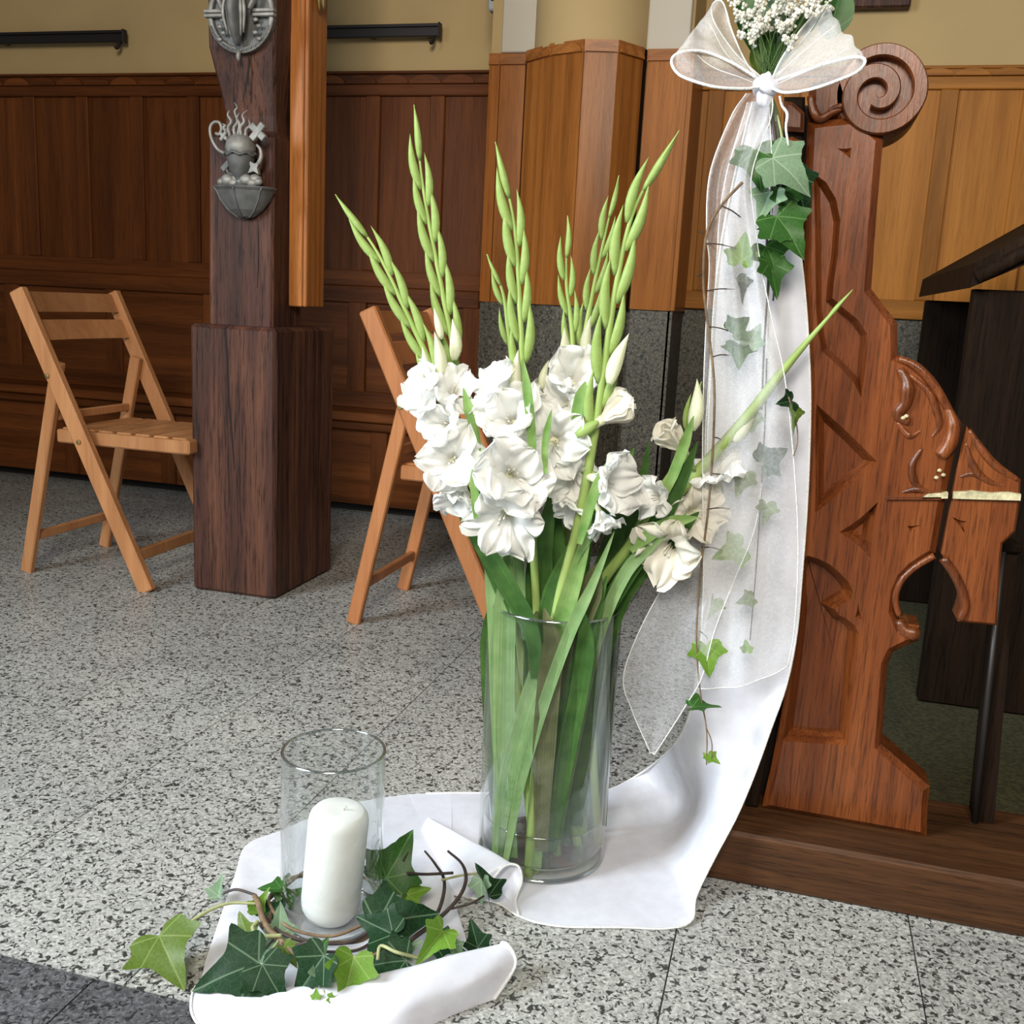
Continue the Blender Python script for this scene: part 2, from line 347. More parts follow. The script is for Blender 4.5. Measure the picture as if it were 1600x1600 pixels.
M['ivy_olive'] = leafy('ivy_olive', (.085, .14, .018), (.13, .20, .032), (.24, .31, .09), .3, .45)
M['ivy_pale'] = leafy('ivy_pale', (.16, .27, .16), (.24, .36, .22), (.42, .52, .38), .25, .5)
M['twig'] = simple('ivy_twig', (.17, .11, .06), .7, noise=.4, nscale=60)
M['twig_dark'] = simple('ivy_twig_dark', (.045, .03, .025), .6, noise=.3, nscale=60)
M['twig_green'] = simple('ivy_petiole', (.36, .38, .18), .55, noise=.2, nscale=60)
M['stalk'] = leafy('stalk_green', (.06, .12, .03), (.12, .20, .06), transl=.15)
M['blossom'] = leafy('blossom', (.82, .80, .70), (.90, .88, .80), transl=.25)
M['carpet'] = simple('olive_carpet', (.055, .052, .020), .95, noise=.5, nscale=90, bump=.4)
M['gilt'] = simple('chipped_cream_paint', (.52, .47, .28), .6, noise=.3, nscale=80, bump=.4)
M['grey_box'] = simple('grey_plastic', (.42, .43, .42), .5)
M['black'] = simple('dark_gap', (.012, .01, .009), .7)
# ================================================================== FLOOR
T = .377
floor = obj('floor', box(-6.5, 4.0, -3.0, 4.6, -.08, -.005), M['grout'], loc=(0, 0, 0)); props(floor, kind='structure',
    label='speckled grey granite tile floor of the church')
tv, tf = box(-T/2+.0013, T/2-.0013, -T/2+.0013, T/2-.0013, -.02, 0)
tile_me = mesh('tile', tv, tf); tile_me.materials.append(M['granite'])
x0 = -.476+T/2
for i in range(-11, 6):
    xc = x0+i*T
    off = 1.52 if i % 2 else 1.52+T/2      # running bond
    for j in range(-2, 9):
        yc = off+(j+.5)*T
        y_lo, y_hi = yc-T/2, yc+T/2
        if y_hi <= 1.14 or y_lo > 4.5: continue
        if y_lo < 1.136:
            o = obj('tile', box(xc-T/2+.0012, xc+T/2-.0012, 1.136, y_hi-.0013, -.02, 0), M['granite'], floor)
        else: inst('tile', tile_me, Matrix.Translation((xc, yc, 0)), floor)
for k in range(-5, 4):
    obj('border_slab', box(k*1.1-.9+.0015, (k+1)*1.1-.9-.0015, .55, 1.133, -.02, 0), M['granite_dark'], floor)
obj('border_slab', box(-6.4, 3.9, -2.9, .547, -.02, 0), M['granite'], floor)

# ================================================================== BACK WALL
wall = obj('wall_back', box(-6.5, 4.0, 4.5, 4.65, 0, 3.6), M['plaster'], loc=(0, 0, 0)); props(wall, kind='structure', label='cream plaster back wall above the wooden wainscot')
YF = 4.464; YP = 4.480
def rail_(x0, x1, z0, z1, m, y=YF, b=.004): obj('rail', box(x0, x1, y, 4.5, z0, z1, b), M[m], wall)
# left wainscot
rail_(-6.0, -1.31, 1.868, 1.917, 'panel_h'); rail_(-6.0, -1.31, 1.04, 1.112, 'panel_h')
def scallops(x0, x1, y, z0, w_, h_, m, par):
    n = max(1, round((x1-x0)/w_)); w_ = (x1-x0)/n
    for k in range(n):
        c = x0+(k+.5)*w_
        poly = [(c+math.cos(t)*w_*.48, z0+math.sin(t)*h_) for t in np.linspace(0, math.pi, 11)]
        obj('scallop', prism(poly, y-.008, y+.01), M[m], par)
obj('cap', box(-6.0, -1.31, 4.468, 4.5, 1.917, 1.967, .003), M['panel_h'], wall)
obj('cap_ledge', box(-6.0, -1.31, 4.452, 4.5, 1.958, 1.970, .003), M['panel_h'], wall)
scallops(-4.35, -1.31, 4.468, 1.919, .155, .036, 'panel_h', wall)
xs = [-1.633-.3035*k for k in range(-0, 12)]
for x in xs: obj('stile', box(x-.034, x+.034, YF, 4.5, 1.112, 1.868, .004), M['panel'], wall)
edges = [-1.31]+xs
for a, b in zip(edges[1:], edges[:-1]):
    obj('panel', box(a+.034, b-(.034 if b != -1.31 else 0), YP, 4.5, 1.112, 1.868), M['panel'], wall)
# bench box below
obj('panel', box(-6.0, -1.40, 4.47, 4.5, .48, 1.04), M['panel_h'], wall)
for k, x in enumerate([-1.43, -1.99, -2.75, -3.3, -3.9, -4.6]):
    obj('stile', box(x-.045, x+.045, 4.456, 4.5, .555, .97, .004), M['panel'], wall)
rail_(-6.0, -1.40, .965, 1.04, 'panel_h', 4.452); rail_(-6.0, -1.40, .48, .56, 'panel_h', 4.452)
obj('bench_ledge', box(-6.0, -1.38, 4.27, 4.5, .438, .48, .006), M['panel_h'], wall)
obj('bench_moulding', box(-6.0, -1.40, 4.288, 4.5, .395, .438, .008), M['panel_h'], wall)
obj('bench_front', box(-6.0, -1.42, 4.315, 4.5, .05, .395), M['panel_h'], wall)
for x in [-1.45, -1.80, -2.35, -2.9, -3.45, -4.0]:
    obj('stile', box(x-.04, x+.04, 4.302, 4.4, .051, .393, .004), M['panel'], wall)
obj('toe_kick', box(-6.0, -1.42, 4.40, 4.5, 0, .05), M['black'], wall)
# pier with curved plank bay
pier = [(-1.302, 4.14), (-1.255, 4.14), (-1.150, 4.14), (-1.138, 4.105), (-1.012, 4.0), (-.876, 3.945), (-.752, 3.965), (-.677, 4.085), (-.667, 4.105), (-.505, 4.105)]
wp = obj('wall_pier', prism([(0, 0), (0, 1)], 0, 1) if False else box(-1.30, -.505, 4.16, 4.5, 0, 3.6), M['plaster'], loc=(0, 0, 0)); props(wp, kind='structure', label='plaster pier with a curved bay of honey wooden planks')
def slab(p, q, z0, z1, th=.02, out=0.0, gap=.0018):
    p = np.array(p, float); q = np.array(q, float); d = (q-p)/np.linalg.norm(q-p); n = np.array([d[1], -d[0]])
    p = p+d*gap+n*out; q = q-d*gap+n*out; r = q-n*(th+out); s = p-n*(th+out)
    V = [(*v, z) for z in (z0, z1) for v in (p, q, r, s)]
    return V, [(3, 2, 1, 0), (4, 5, 6, 7), (0, 1, 5, 4), (1, 2, 6, 5), (2, 3, 7, 6), (3, 0, 4, 7)]
for k in range(len(pier)-1):
    p, q = pier[k], pier[k+1]
    ln = math.dist(p, q)
    if k in (2, 7):
        obj('plank', slab(p, q, 1.0, 1.96, .03), M['pew_dark'], wp); obj('stone_block', slab(p, q, 0, 1.0, .05, -.012, 0), M['granite_wall'], wp); continue
    obj('plank', slab(p, q, 1.0, 1.918), M['bay'], wp)
    obj('cap', slab(p, q, 1.918, 1.962, .03, .004, .0005), M['bay_h'], wp)
    d = (np.array(q)-np.array(p))/ln; nn = np.array([d[1], -d[0]])
    m_ = max(1, round(ln/.15))
    for j in range(m_):
        c = np.array(p)+d*ln*(j+.5)/m_+nn*.004; w2 = ln/m_*.47
        pts = [(math.cos(t)*w2, 1.920+math.sin(t)*.034) for t in np.linspace(0, math.pi, 11)]
        V = [(*(c+d*a+nn*o_), z) for o_ in (.007, -.01) for a, z in pts]; n_ = len(pts)
        F = [tuple(range(n_-1, -1, -1)), tuple(range(n_, 2*n_))]+[(i, (i+1) % n_, (i+1) % n_+n_, i+n_) for i in range(n_)]
        obj('scallop', (V, F), M['bay_h'], wp)
    # stone dado block below
    obj('stone_block', slab(p, q, 0, 1.0, .05, -.012, .002), M['granite_wall'], wp)
obj('plank', box(-.507, -.488, 4.107, 4.47, 1.0, 1.962, .002), M['bay'], wp); obj('stone_block', box(-.515, -.497, 4.117, 4.486, 0, 1.0), M['granite_wall'], wp)
obj('stone_core', box(-1.292, -.512, 4.145, 4.21, 0, 1.0), M['granite_wall'], wp)
# plaster pilasters and the round plaster shaft between them
obj('pilaster', box(-1.250, -1.102, 4.125, 4.3, 1.962, 3.6, .004), M['plaster_white'], wp)
obj('pilaster', box(-.690, -.515, 4.125, 4.3, 1.962, 3.6, .004), M['plaster_white'], wp)
th = np.linspace(math.pi*1.06, math.pi*1.94, 25)
V = [(-.895+.232*math.cos(t), 4.20+.235*math.sin(t), z) for z in (1.955, 3.6) for t in th]
obj('round_shaft', (V, [(i, i+1, i+26, i+25) for i in range(24)]), M['plaster'], wp, smooth=True)
# right wainscot
obj('cap', box(-.5, 3.0, 4.462, 4.5, 1.935, 1.962, .003), M['bayr_h'], wall)
scallops(-.42, 1.6, 4.46, 1.936, .128, .026, 'bayr_h', wall)
obj('cap_ledge', box(-.5, 3.0, 4.455, 4.5, 1.960, 1.972, .003), M['bayr_h'], wall)
rail_(-.5, 3.0, 1.888, 1.935, 'bayr_h'); rail_(-.5, 3.0, 1.015, 1.09, 'bayr_h')
xr = [-.43+.295*k for k in range(11)]
for x in xr: obj('stile', box(x-.034, x+.034, YF, 4.5, 1.09, 1.888, .004), M['bayr'], wall)
obj('panel', box(-.5, -.464, YP, 4.5, 1.09, 1.888), M['bayr'], wall)
for a, b in zip(xr[:-1], xr[1:]): obj('panel', box(a+.034, b-.034, YP, 4.5, 1.09, 1.888), M['bayr'], wall)
for k in range(4): obj('stone_block', box(-.5+k*.85+.002, -.5+(k+1)*.85-.002, 4.485, 4.5, 0, 1.012), M['granite_wall'], wall)

# ------------------------------------------------------------------ things on the wall
for (a, b, lab) in ((-4.6, -3.193, 'dark iron coat rail on the plaster left of the carved pillar'), (-2.30, -1.628, 'dark iron coat rail on the plaster right of the carved pillar')):
    t = thing('coat_rail', (a, 4.5, 2.13), lab, 'rail', 'iron rails on the plaster')
    obj('bar', box(a, b, 4.44, 4.462, 2.105, 2.155, .003), M['iron'], t)
    obj('flange', box(a, b, 4.43, 4.44, 2.142, 2.155, .002), M['iron'], t)
    for x in np.linspace(a+.08, b-.06, 3): obj('bracket', box(x-.012, x+.012, 4.455, 4.5, 2.11, 2.15), M['iron'], t)
    obj('end_hook', tube(cr([(b-.025, 4.45, 2.11), (b-.025, 4.44, 2.085), (b-.03, 4.43, 2.075), (b-.03, 4.425, 2.085)], 10), .008, 8), M['iron'], t, True)
    obj('end_cap', box(b-.002, b+.006, 4.43, 4.465, 2.10, 2.16, .002), M['iron'], t)
fx = [PY(p, 6, 4.45) for p in (1330, 1423)]
t = thing('picture_frame', (fx[0][0], 4.5, 2.19), 'dark wooden picture frame high on the plaster, cut by the top edge', 'picture')
xa, xb, zb = fx[0][0]-.15, fx[1][0], PY(1380, 12, 4.45)[2]
obj('frame_bar', box(xa, xb, 4.44, 4.5, zb, zb+.045, .006), M['pillar'], t)
obj('frame_bar', box(xa, xa+.045, 4.44, 4.5, zb+.045, zb+.6, .006), M['pillar'], t)
obj('frame_bar', box(xb-.045, xb, 4.44, 4.5, zb+.045, zb+.6, .006), M['pillar'], t)
obj('frame_bar', box(xa, xb, 4.44, 4.5, zb+.6, zb+.645, .006), M['pillar'], t)
obj('backing', box(xa+.04, xb-.04, 4.47, 4.5, zb+.04, zb+.61), M['plaster_white'], t)
# grey wall unit on the side of the pilaster
a = PY(767, 22, 4.22); b_ = PY(785, 44, 4.22)
t = thing('wall_unit', (a[0], 4.22, b_[2]), 'small grey box with a slot fixed beside the pale pilaster', 'box')
obj('housing', box(a[0], -1.25, 4.17, 4.27, a[2], a[2]+.2, .006), M['grey_box'], t)
obj('slot', box(a[0]+.015, a[0]+.04, 4.166, 4.175, a[2]+.035, a[2]+.043), M['black'], t)
obj('lower_cover', lathe([(0, -.062), (.025, -.058), (.04, -.03), (.042, 0), (0, 0)], 20, (-1.268, 4.22, a[2])), M['plaster_white'], t, True)

# ================================================================== PILLAR
t = thing('carved_pillar', (-1.735, 3.13, 0), 'dark old oak pillar on a square block beside the left folding chair', 'pillar')
bx = box(-1.89, -1.582, 2.932, 3.36, 0, .885, .012); obj('base_block', bx, M['pillar'], t)
def sect(z, xa, xb, ya, yb, c=.008):
    return [(xa+c, ya, z), (xb-c, ya, z), (xb, ya+c, z), (xb, yb-c, z), (xb-c, yb, z), (xa+c, yb, z), (xa, yb-c, z), (xa, ya+c, z)]
S = [(.88, -1.862, -1.632, 3.0, 3.2), (1.30, -1.858, -1.630, 3.0, 3.2), (1.463, -1.856, -1.628, 3.0, 3.2), (1.47, -1.850, -1.632, 3.012, 3.19), (1.485, -1.822, -1.638, 3.03, 3.18), (1.53, -1.815, -1.640, 3.03, 3.18),
     (1.60, -1.826, -1.637, 3.02, 3.18), (1.67, -1.843, -1.632, 3.01, 3.19), (1.73, -1.855, -1.627, 3.0, 3.2), (1.80, -1.857, -1.624, 3.0, 3.2), (2.6, -1.857, -1.620, 3.0, 3.2)]
V = [v for s in S for v in sect(*s)]; n = 8
F = [(i*n+k, i*n+(k+1) % n, (i+1)*n+(k+1) % n, (i+1)*n+k) for i in range(len(S)-1) for k in range(n)]+[tuple(range(7, -1, -1))]
obj('shaft', (V, F), M['pillar'], t)
# drying cracks as thin dark grooves
obj('crack', tube([PY(x, y, 2.9985) for x, y in ((390, 82), (388, 110), (383, 140), (379, 160))], [.003, .0028, .001], 5), M['black'], t)
obj('crack', tube([PY(x, y, 2.931) for x, y in ((352, 510), (355, 560), (357, 620), (363, 690), (366, 735))], [.002, .0035, .0032, .0008], 5), M['black'], t)
obj('crack', tube([PY(x, y, 2.999) for x, y in ((403, 345), (404, 400), (402, 450))], [.001, .002, .0008], 5), M['black'], t)
# orange board with carved feet, hung on the pillar's far side
t = thing('hanging_board', (-1.59, 3.1, .953), 'orange pine board hanging upright along the right side of the dark pillar', 'board')
obj('board', box(-1.628, -1.580, 3.10, 3.24, .953, 2.6, .003), M['board'], t)
obj('edge_strip', box(-1.580, -1.566, 3.105, 3.235, .953, 2.6, .003), M['board'], t)
for k, (px, py) in enumerate(((492, 14), (499, 19), (506, 16))):
    p = PY(px, py, 3.16); q = PY(px-3, -40, 3.16)
    obj('carved_toe', tube(cr([q, (p+q)/2+np.array([.006, -.01, 0]), p], 8), [.018, .014, .004], 8), M['brass'], t, True)
obj('carved_foot', tube(cr([PY(490, -35, 3.16), PY(500, -60, 3.16), PY(505, -90, 3.17)], 8), [.03, .035, .03], 10), M['brass'], t, True)

# ------------------------------------------------------------------ medallion
c = PY(377, 22, 2.985); R = .112
t = thing('medallion', (c[0], 3.0, c[2]-R), 'round pewter medallion with a robed figure and cross arms on the pillar', 'medallion')
def yl(prof, n=40, cc=c):                     # lathe about the y axis (towards the viewer)
    V, F = lathe(prof, n); return [(cc[0]+v[0], 3.0-v[2], cc[2]+v[1]) for v in V], [tuple(reversed(f)) for f in F]
obj('disc', yl([(0, .012), (R*.84, .010), (R*.86, .020), (R, .020), (R, 0)]), M['pewter_dark'], t, angle=.6)
obj('rim', yl([(R*.86, .018), (R*.88, .024), (R*.97, .024), (R*1.0, .016)]), M['pewter'], t, True)
P = []
for k in range(46):
    th = math.radians(200+k*3.1)
    P.append(bar((c[0]+R*.90*math.cos(th), 2.974, c[2]+R*.90*math.sin(th)), (c[0]+R*.955*math.cos(th+.012*(k % 3-1)), 2.974, c[2]+R*.955*math.sin(th)), .0032, .004, up=(0, 1, 0)))
obj('worn_lettering', merge(*P), M['pewter_dark'], t)
for s in (-1, 1):
    for dz in (-.006, .006):
        obj('cross_arm', box(*sorted((c[0]+s*.045, c[0]+s*.118)), 2.966, 2.985, c[2]+dz-.005, c[2]+dz+.005, .002), M['pewter'], t)
robe = cr([c+np.array([0, -.02, .12]), c+np.array([0, -.03, .03]), c+np.array([0, -.03, -.03]), c+np.array([0, -.02, -.095])], 14)
obj('robed_figure', tube(robe, [.03, .042, .045, .035, .012], 14, flat=.5), M['pewter_dark'], t, True)
for k, dx in enumerate((-.03, -.017, -.005, .008, .02, .03)):
    obj('robe_fold', tube(cr([c+np.array([dx*.8, -.038, .06]), c+np.array([dx*1.2, -.045, 0]), c+np.array([dx*.9, -.034, -.085+abs(dx)*.8])], 10), [.004, .006, .003], 6), M['pewter'], t, True)
for s in (-1, 1):
    obj('sleeve', tube(cr([c+np.array([s*.02, -.03, .07]), c+np.array([s*.06, -.025, .05]), c+np.array([s*.045, -.03, .005])], 10), [.012, .016, .01], 8, flat=.6), M['pewter'], t, True)
    for k in range(4):
        a_ = c+np.array([s*(.055+.012*(k % 2)), -.014, -.02-.018*k]); obj('relief', ball(a_, .009, 1, (1.3, .5, .8)), M['pewter'], t, True)
obj('pendant_drop', tube(cr([c+np.array([0, -.015, -R+.004]), c+np.array([0, -.018, -R-.012]), c+np.array([0, -.015, -R-.024])], 6), [.006, .008, .004], 8), M['pewter'], t, True)

# ------------------------------------------------------------------ holy water stoup
yb = 2.94
c = PY(372, 296, yb); wz = c[2]
t = thing('holy_water_stoup', (c[0], 3.0, wz-.085), 'pewter holy water stoup with flaming orb and crosses on the pillar', 'stoup')
prof = [(0, -.082), (.03, -.078), (.06, -.058), (.085, -.028), (.098, -.002), (.108, .006), (.104, .011), (.095, .006), (.08, -.02), (.05, -.05), (0, -.062)]
V, F = [], []
V, F = lathe(prof, 20, (c[0], 2.985, wz), math.pi, 2*math.pi)
V = [(v[0], 2.985+(v[1]-2.985)*.72, v[2]) for v in V]
obj('bowl', (V, F), M['pewter_dark'], t, angle=.25)
for a_ in (1.22, 1.5, 1.78):
    pr = [(r*1.012, z) for r, z in prof[:6]]
    obj('bowl_rib', tube([(c[0]+r*math.cos(math.pi*a_), 2.985+.72*r*math.sin(math.pi*a_), wz+z) for r, z in pr], .0028, 5), M['pewter_dark'], t, True)
o_ = PY(376, 232, 2.95)
V, F = lathe([(0, -.042), (.022, -.038), (.040, -.02), (.047, 0), (.043, .02), (.028, .036), (0, .042)], 24, o_)
obj('orb', (V, F), M['pewter'], t, True)
obj('orb_collar', tube([(o_[0]+.046*math.cos(a), o_[1]+.046*math.sin(a), o_[2]-.018+.004*math.sin(7*a)) for a in np.linspace(0, 2*math.pi, 40)], .005, 6), M['pewter_dark'], t, True)
V, F = lathe([(.045, 0), (.040, -.02), (.034, -.045), (.02, -.062), (.014, -.075), (.024, -.09), (0, -.095)], 20, o_+np.array([0, 0, -.022]))
obj('cup', (V, F), M['pewter_dark'], t, True)
for pts in (((368, 215), (366, 200), (372, 190), (367, 175), (371, 168), (366, 160)), ((360, 215), (357, 200), (362, 190), (356, 180), (359, 172)), ((378, 213), (376, 200), (382, 190), (379, 180), (387, 172)),
            ((384, 214), (385, 203), (391, 196), (388, 186)), ((354, 206), (350, 200), (352, 196), (346, 193)), ((372, 213), (375, 195), (371, 185), (374, 176))):
    P = [PY(x, y, 2.95) for x, y in pts]
    obj('flame', tube(cr(P, 14), [.009, .008, .006, .0015], 7, flat=.7), M['pewter'], t, True)
def cross2(cx, cy, s, ang, thick, mat='pewter'):
    p = PY(cx, cy, 2.94); out = []
    for a_ in (ang, ang+90):
        v = np.array([math.cos(math.radians(a_)), 0, math.sin(math.radians(a_))])*s
        out.append(bar(p-v, p+v, thick, .016, up=(0, 1, 0), bev=.002))
    for k_, q in enumerate(out): obj('cross_bar', ([np.array(v)+np.array([0, .0015*k_, 0]) for v in q[0]], q[1]), M[mat], t)
cross2(403, 206, .030, 48, .021); cross2(350, 213, .016, 52, .011)
obj('scroll_wire', tube(cr([PY(x, y, 2.945) for x, y in ((352, 240), (341, 234), (333, 222), (329, 210), (329, 198), (335, 191), (343, 192), (346, 202), (342, 210), (337, 208))], 40), .0052, 8), M['pewter'], t, True)
obj('hook_wire', tube(cr([PY(x, y, 2.945) for x, y in ((401, 226), (407, 234), (408, 246), (404, 256))], 14), [.004, .006, .008], 8), M['pewter'], t, True)
p = PY(398, 262, 2.945); st = []
for k in range(8):
    r_ = .026 if k % 2 == 0 else .011; th = math.radians(40+45*k); st.append((p[0]+r_*math.cos(th), p[2]+r_*math.sin(th)))
obj('star', prism(st, 2.938, 2.952), M['pewter'], t)
obj('cross_bar', bar(PY(348, 266, 2.945), PY(360, 252, 2.945), .018, .014, up=(0, 1, 0), bev=.002), M['pewter_dark'], t)
obj('anchor', tube(cr([PY(x, y, 2.945) for x, y in ((353, 262), (357, 270), (366, 272), (371, 262))], 12), .005, 7), M['pewter_dark'], t, True)
obj('anchor', tube(cr([PY(x, y, 2.945) for x, y in ((362, 256), (362, 266), (364, 275))], 8), .004, 7), M['pewter_dark'], t, True)
for k in range(13):
    p = PY(346+k*4.8, 284+3*math.sin(k*2.1), 2.945+.01*(k % 2)); obj('cloud_knob', ball(p, .013+.004*(k % 3), 2, (1.1, .8, .9)), M['pewter'], t, True)

# ================================================================== FOLDING CHAIRS
def chair(xr, yn, label, m, wd=.48):
    t = thing('folding_chair', (xr+.3, yn+wd/2, 0), label, 'chair', 'wooden folding chairs'); m = M[m]
    P = lambda x, y, z: (xr+x, yn+y, z)
    for y in (0, wd):
        r = obj('long_leg', bar(P(.515, y, -.002), P(.052, y, .962), .032, .055, up=(1, 0, 0), bev=.005), m, t)
        for (bx_, bz) in ((.166, .69), (.278, .482)):
            s = -1 if y == 0 else 1
            V, F = lathe([(0, .004), (.008, .003), (.009, 0)], 12)
            obj('bolt', ([P(bx_+v[0], y-.017-v[2], bz+v[1]) for v in V], [tuple(reversed(f)) for f in F]), M['brass'], r)
    for y in (.031, wd-.031):
        obj('short_leg', bar(P(.012, y, 0), P(.172, y, .735), .026, .042, up=(1, 0, 0), bev=.004), m, t)
    for k, z in enumerate((.925, .835)):        # curved back slats
        xl = .515-(z/.962)*.463; A = []
        for s in np.linspace(0, 1, 13):
            bow = -.022*math.sin(math.pi*s); y = s*wd
            for dx, dz in ((-.009, -.032), (.009, -.032), (.009, .032), (-.009, .032)): A.append(P(xl+dx+bow-dz*.48, y, z+dz))
        F = [(i*4+k2, i*4+(k2+1) % 4, i*4+4+(k2+1) % 4, i*4+4+k2) for i in range(12) for k2 in range(4)]+[(3, 2, 1, 0), (48, 49, 50, 51)]
        obj('back_slat', (A, F), m, t)
    for y in (.05, wd-.05): obj('seat_rail', box(xr+.15, xr+.64, yn+y-.016, yn+y+.016, .465, .51, .005), m, t)
    for k in range(7):
        x = xr+.185+k*.07; obj('seat_slat', box(x-.028, x+.028, yn+.055, yn+wd-.055, .497, .515, .004), m, t)
    obj('seat_front', box(xr+.622, xr+.655, yn+.034, yn+wd-.034, .465, .512, .006), m, t)
    obj('seat_back', box(xr+.145, xr+.17, yn+.066, yn+wd-.066, .468, .51, .004), m, t)
    obj('stretcher', bar(P(.045, .03, .13), P(.045, wd-.03, .13), .02, .03, bev=.003), m, t)
    obj('stretcher', bar(P(.463, 0, .112), P(.463, wd, .112), .02, .04, bev=.003), m, t)
    obj('stretcher', bar(P(.137, .03, .55), P(.137, wd-.03, .55), .018, .028, bev=.003), m, t)
    return t
chair(-2.52, 2.85, 'light beech folding chair at the left edge, facing the dark pillar', 'chair')
chair(-1.262, 2.79, 'orange beech folding chair behind the gladioli', 'chair2')

# ================================================================== PEW
YW = 1.825
def pw(L_): return [(lambda p: (p[0], p[2]))(PY(x, y, YW)) for x, y in L_]
pew = thing('pew_end', (.16, YW, .1), 'carved oak pew end with scroll top, behind the white ribbon', 'pew')
def clean(poly):
    ar = sum(poly[i][0]*poly[(i+1) % len(poly)][1]-poly[(i+1) % len(poly)][0]*poly[i][1] for i in range(len(poly)))
    return poly if ar > 0 else poly[::-1]
def inset(poly, d):
    n = len(poly); out = []
    for i in range(n):
        p0, p1, p2 = (np.array(poly[(i+k) % n]) for k in (-1, 0, 1))
        e1 = (p1-p0)/np.linalg.norm(p1-p0); e2 = (p2-p1)/np.linalg.norm(p2-p1)
        n1 = np.array([-e1[1], e1[0]]); n2 = np.array([-e2[1], e2[0]]); b = n1+n2
        b = b/max(np.dot(b, n1), .35); out.append(tuple(p1+b*d))
    return out
def loopsolid(loops):
    """stack of equal-length (x,z) loops at given y, capped"""
    n = len(loops[0][0]); V = [(p[0], y, p[1]) for L_, y in loops for p in L_]; F = []
    for k in range(len(loops)-1):
        for i in range(n): F.append((k*n+i, k*n+n+i, k*n+n+(i+1) % n, k*n+(i+1) % n))
    F.append(tuple(range(n))); F.append(tuple(reversed([(len(loops)-1)*n+i for i in range(n)])))
    return V, F
def chamfered(poly, y0, y1, ch):
    poly = clean(poly)
    return loopsolid([(inset(poly, ch), y0), (poly, y0+ch), (poly, y1)])
def boolean(VF, cutters):
    me = mesh('tmp', *VF); a = bpy.data.objects.new('tmp_a', me); COL.objects.link(a); cs = []
    for cv in cutters:
        c_ = bpy.data.objects.new('tmp_c', mesh('tmpc', *cv)); COL.objects.link(c_); cs.append(c_)
        md = a.modifiers.new('b', 'BOOLEAN'); md.object = c_; md.operation = 'DIFFERENCE'; md.solver = 'EXACT'
    dg = bpy.context.evaluated_depsgraph_get(); ev = a.evaluated_get(dg); r = bpy.data.meshes.new_from_object(ev)
    V = [np.array(v.co) for v in r.vertices]; F = [tuple(p.vertices) for p in r.polygons]
    for o in [a]+cs: bpy.data.objects.remove(o)
    if not V: return VF
    return V, F
def cutter(poly, dep, bw):
    poly = clean(poly); k = .006
    return loopsolid([(inset(poly, -k*bw/dep), YW-k), (poly, YW), (inset(poly, bw), YW+dep), (inset(poly, bw), YW+dep+.0001)][:3])
main = pw([(1190, 1265), (1449, 1312), (1451, 1257), (1454, 1233), (1378, 1166), (1388, 1040), (1396, 1022), (1411, 1014), (1435, 1004), (1438, 981), (1422, 978), (1409, 978), (1400, 956), (1403, 927), (1412, 905), (1428, 888), (1463, 866),
           (1471, 820), (1481, 766), (1494, 700), (1503, 660),
           (1485, 634), (1466, 606), (1447, 581), (1425, 564), (1404, 556), (1403, 505), (1362, 451), (1368, 362), (1377, 254), (1381, 214), (1352, 190), (1330, 182), (1300, 185), (1262, 190),
           (1257, 300), (1256, 420), (1262, 600), (1256, 800), (1245, 950), (1228, 1080), (1205, 1200)])
R1 = pw([(1222, 1158), (1325, 1165), (1333, 1080), (1342, 990), (1336, 978), (1322, 966), (1312, 962), (1304, 952), (1313, 946), (1330, 936), (1333, 925), (1326, 910), (1312, 895), (1297, 882), (1279, 873), (1262, 868), (1250, 872), (1244, 900), (1246, 960), (1238, 1030), (1230, 1100)])
R2 = pw([(1276, 632), (1325, 676), (1371, 722), (1316, 767), (1274, 802), (1274, 760), (1274, 700), (1274, 650)])
R3 = pw([(1270, 270), (1290, 284), (1306, 310), (1313, 344), (1309, 400), (1303, 440), (1301, 466), (1320, 483), (1339, 498), (1355, 522), (1352, 575), (1346, 622), (1334, 597), (1308, 570), (1284, 549), (1278, 520), (1275, 480), (1274, 400), (1272, 300)])
def ctri(a, b, c_, k=.14):           # triangle with concave sides
    P = [np.array(q, float) for q in (a, b, c_)]; ce = sum(P)/3; out = []
    for i in range(3):
        p, q = P[i], P[(i+1) % 3]
        for t_ in (0, .25, .5, .75):
            m_ = p+(q-p)*t_; out.append(tuple(m_+(ce-m_)*k*4*t_*(1-t_)))
    return pw(out)
R4 = ctri((1311, 832), (1372, 784), (1360, 872)); R5 = ctri((1308, 232), (1331, 231), (1329, 248)); R6 = ctri((1417, 822), (1441, 820), (1423, 832)); R7 = ctri((1336, 965), (1341, 944), (1347, 968))
cuts = [cutter(R1, .032, .017), cutter(R2, .026, .015), cutter(R3, .024, .010), cutter(R4, .022, .0145), cutter(R5, .008, .005), cutter(R6, .008, .004), cutter(R7, .008, .004)]
main_o = obj('end_panel', boolean(chamfered(main, YW, YW+.075, .012), cuts), M['pew'], pew)
arm = pw([(1471, 866), (1485, 886), (1499, 915), (1505, 944), (1501, 960), (1497, 972), (1558, 978), (1562, 920), (1565, 868), (1567, 850), (1578, 840), (1587, 831), (1590, 812), (1594, 781), (1596, 750), (1579, 737), (1554, 721), (1532, 696), (1511, 666),
          (1502, 700), (1490, 766), (1480, 820)])
R8 = ctri((1488, 808), (1511, 815), (1507, 833))
obj('arm_panel', boolean(chamfered(arm, YW, YW+.075, .004), [cutter(R8, .008, .004)]), M['pew'], pew)
# recessed tracery moulding along the arch
def pl(pts, Y=YW-.002): return [PY(x, y, Y) for x, y in pts]
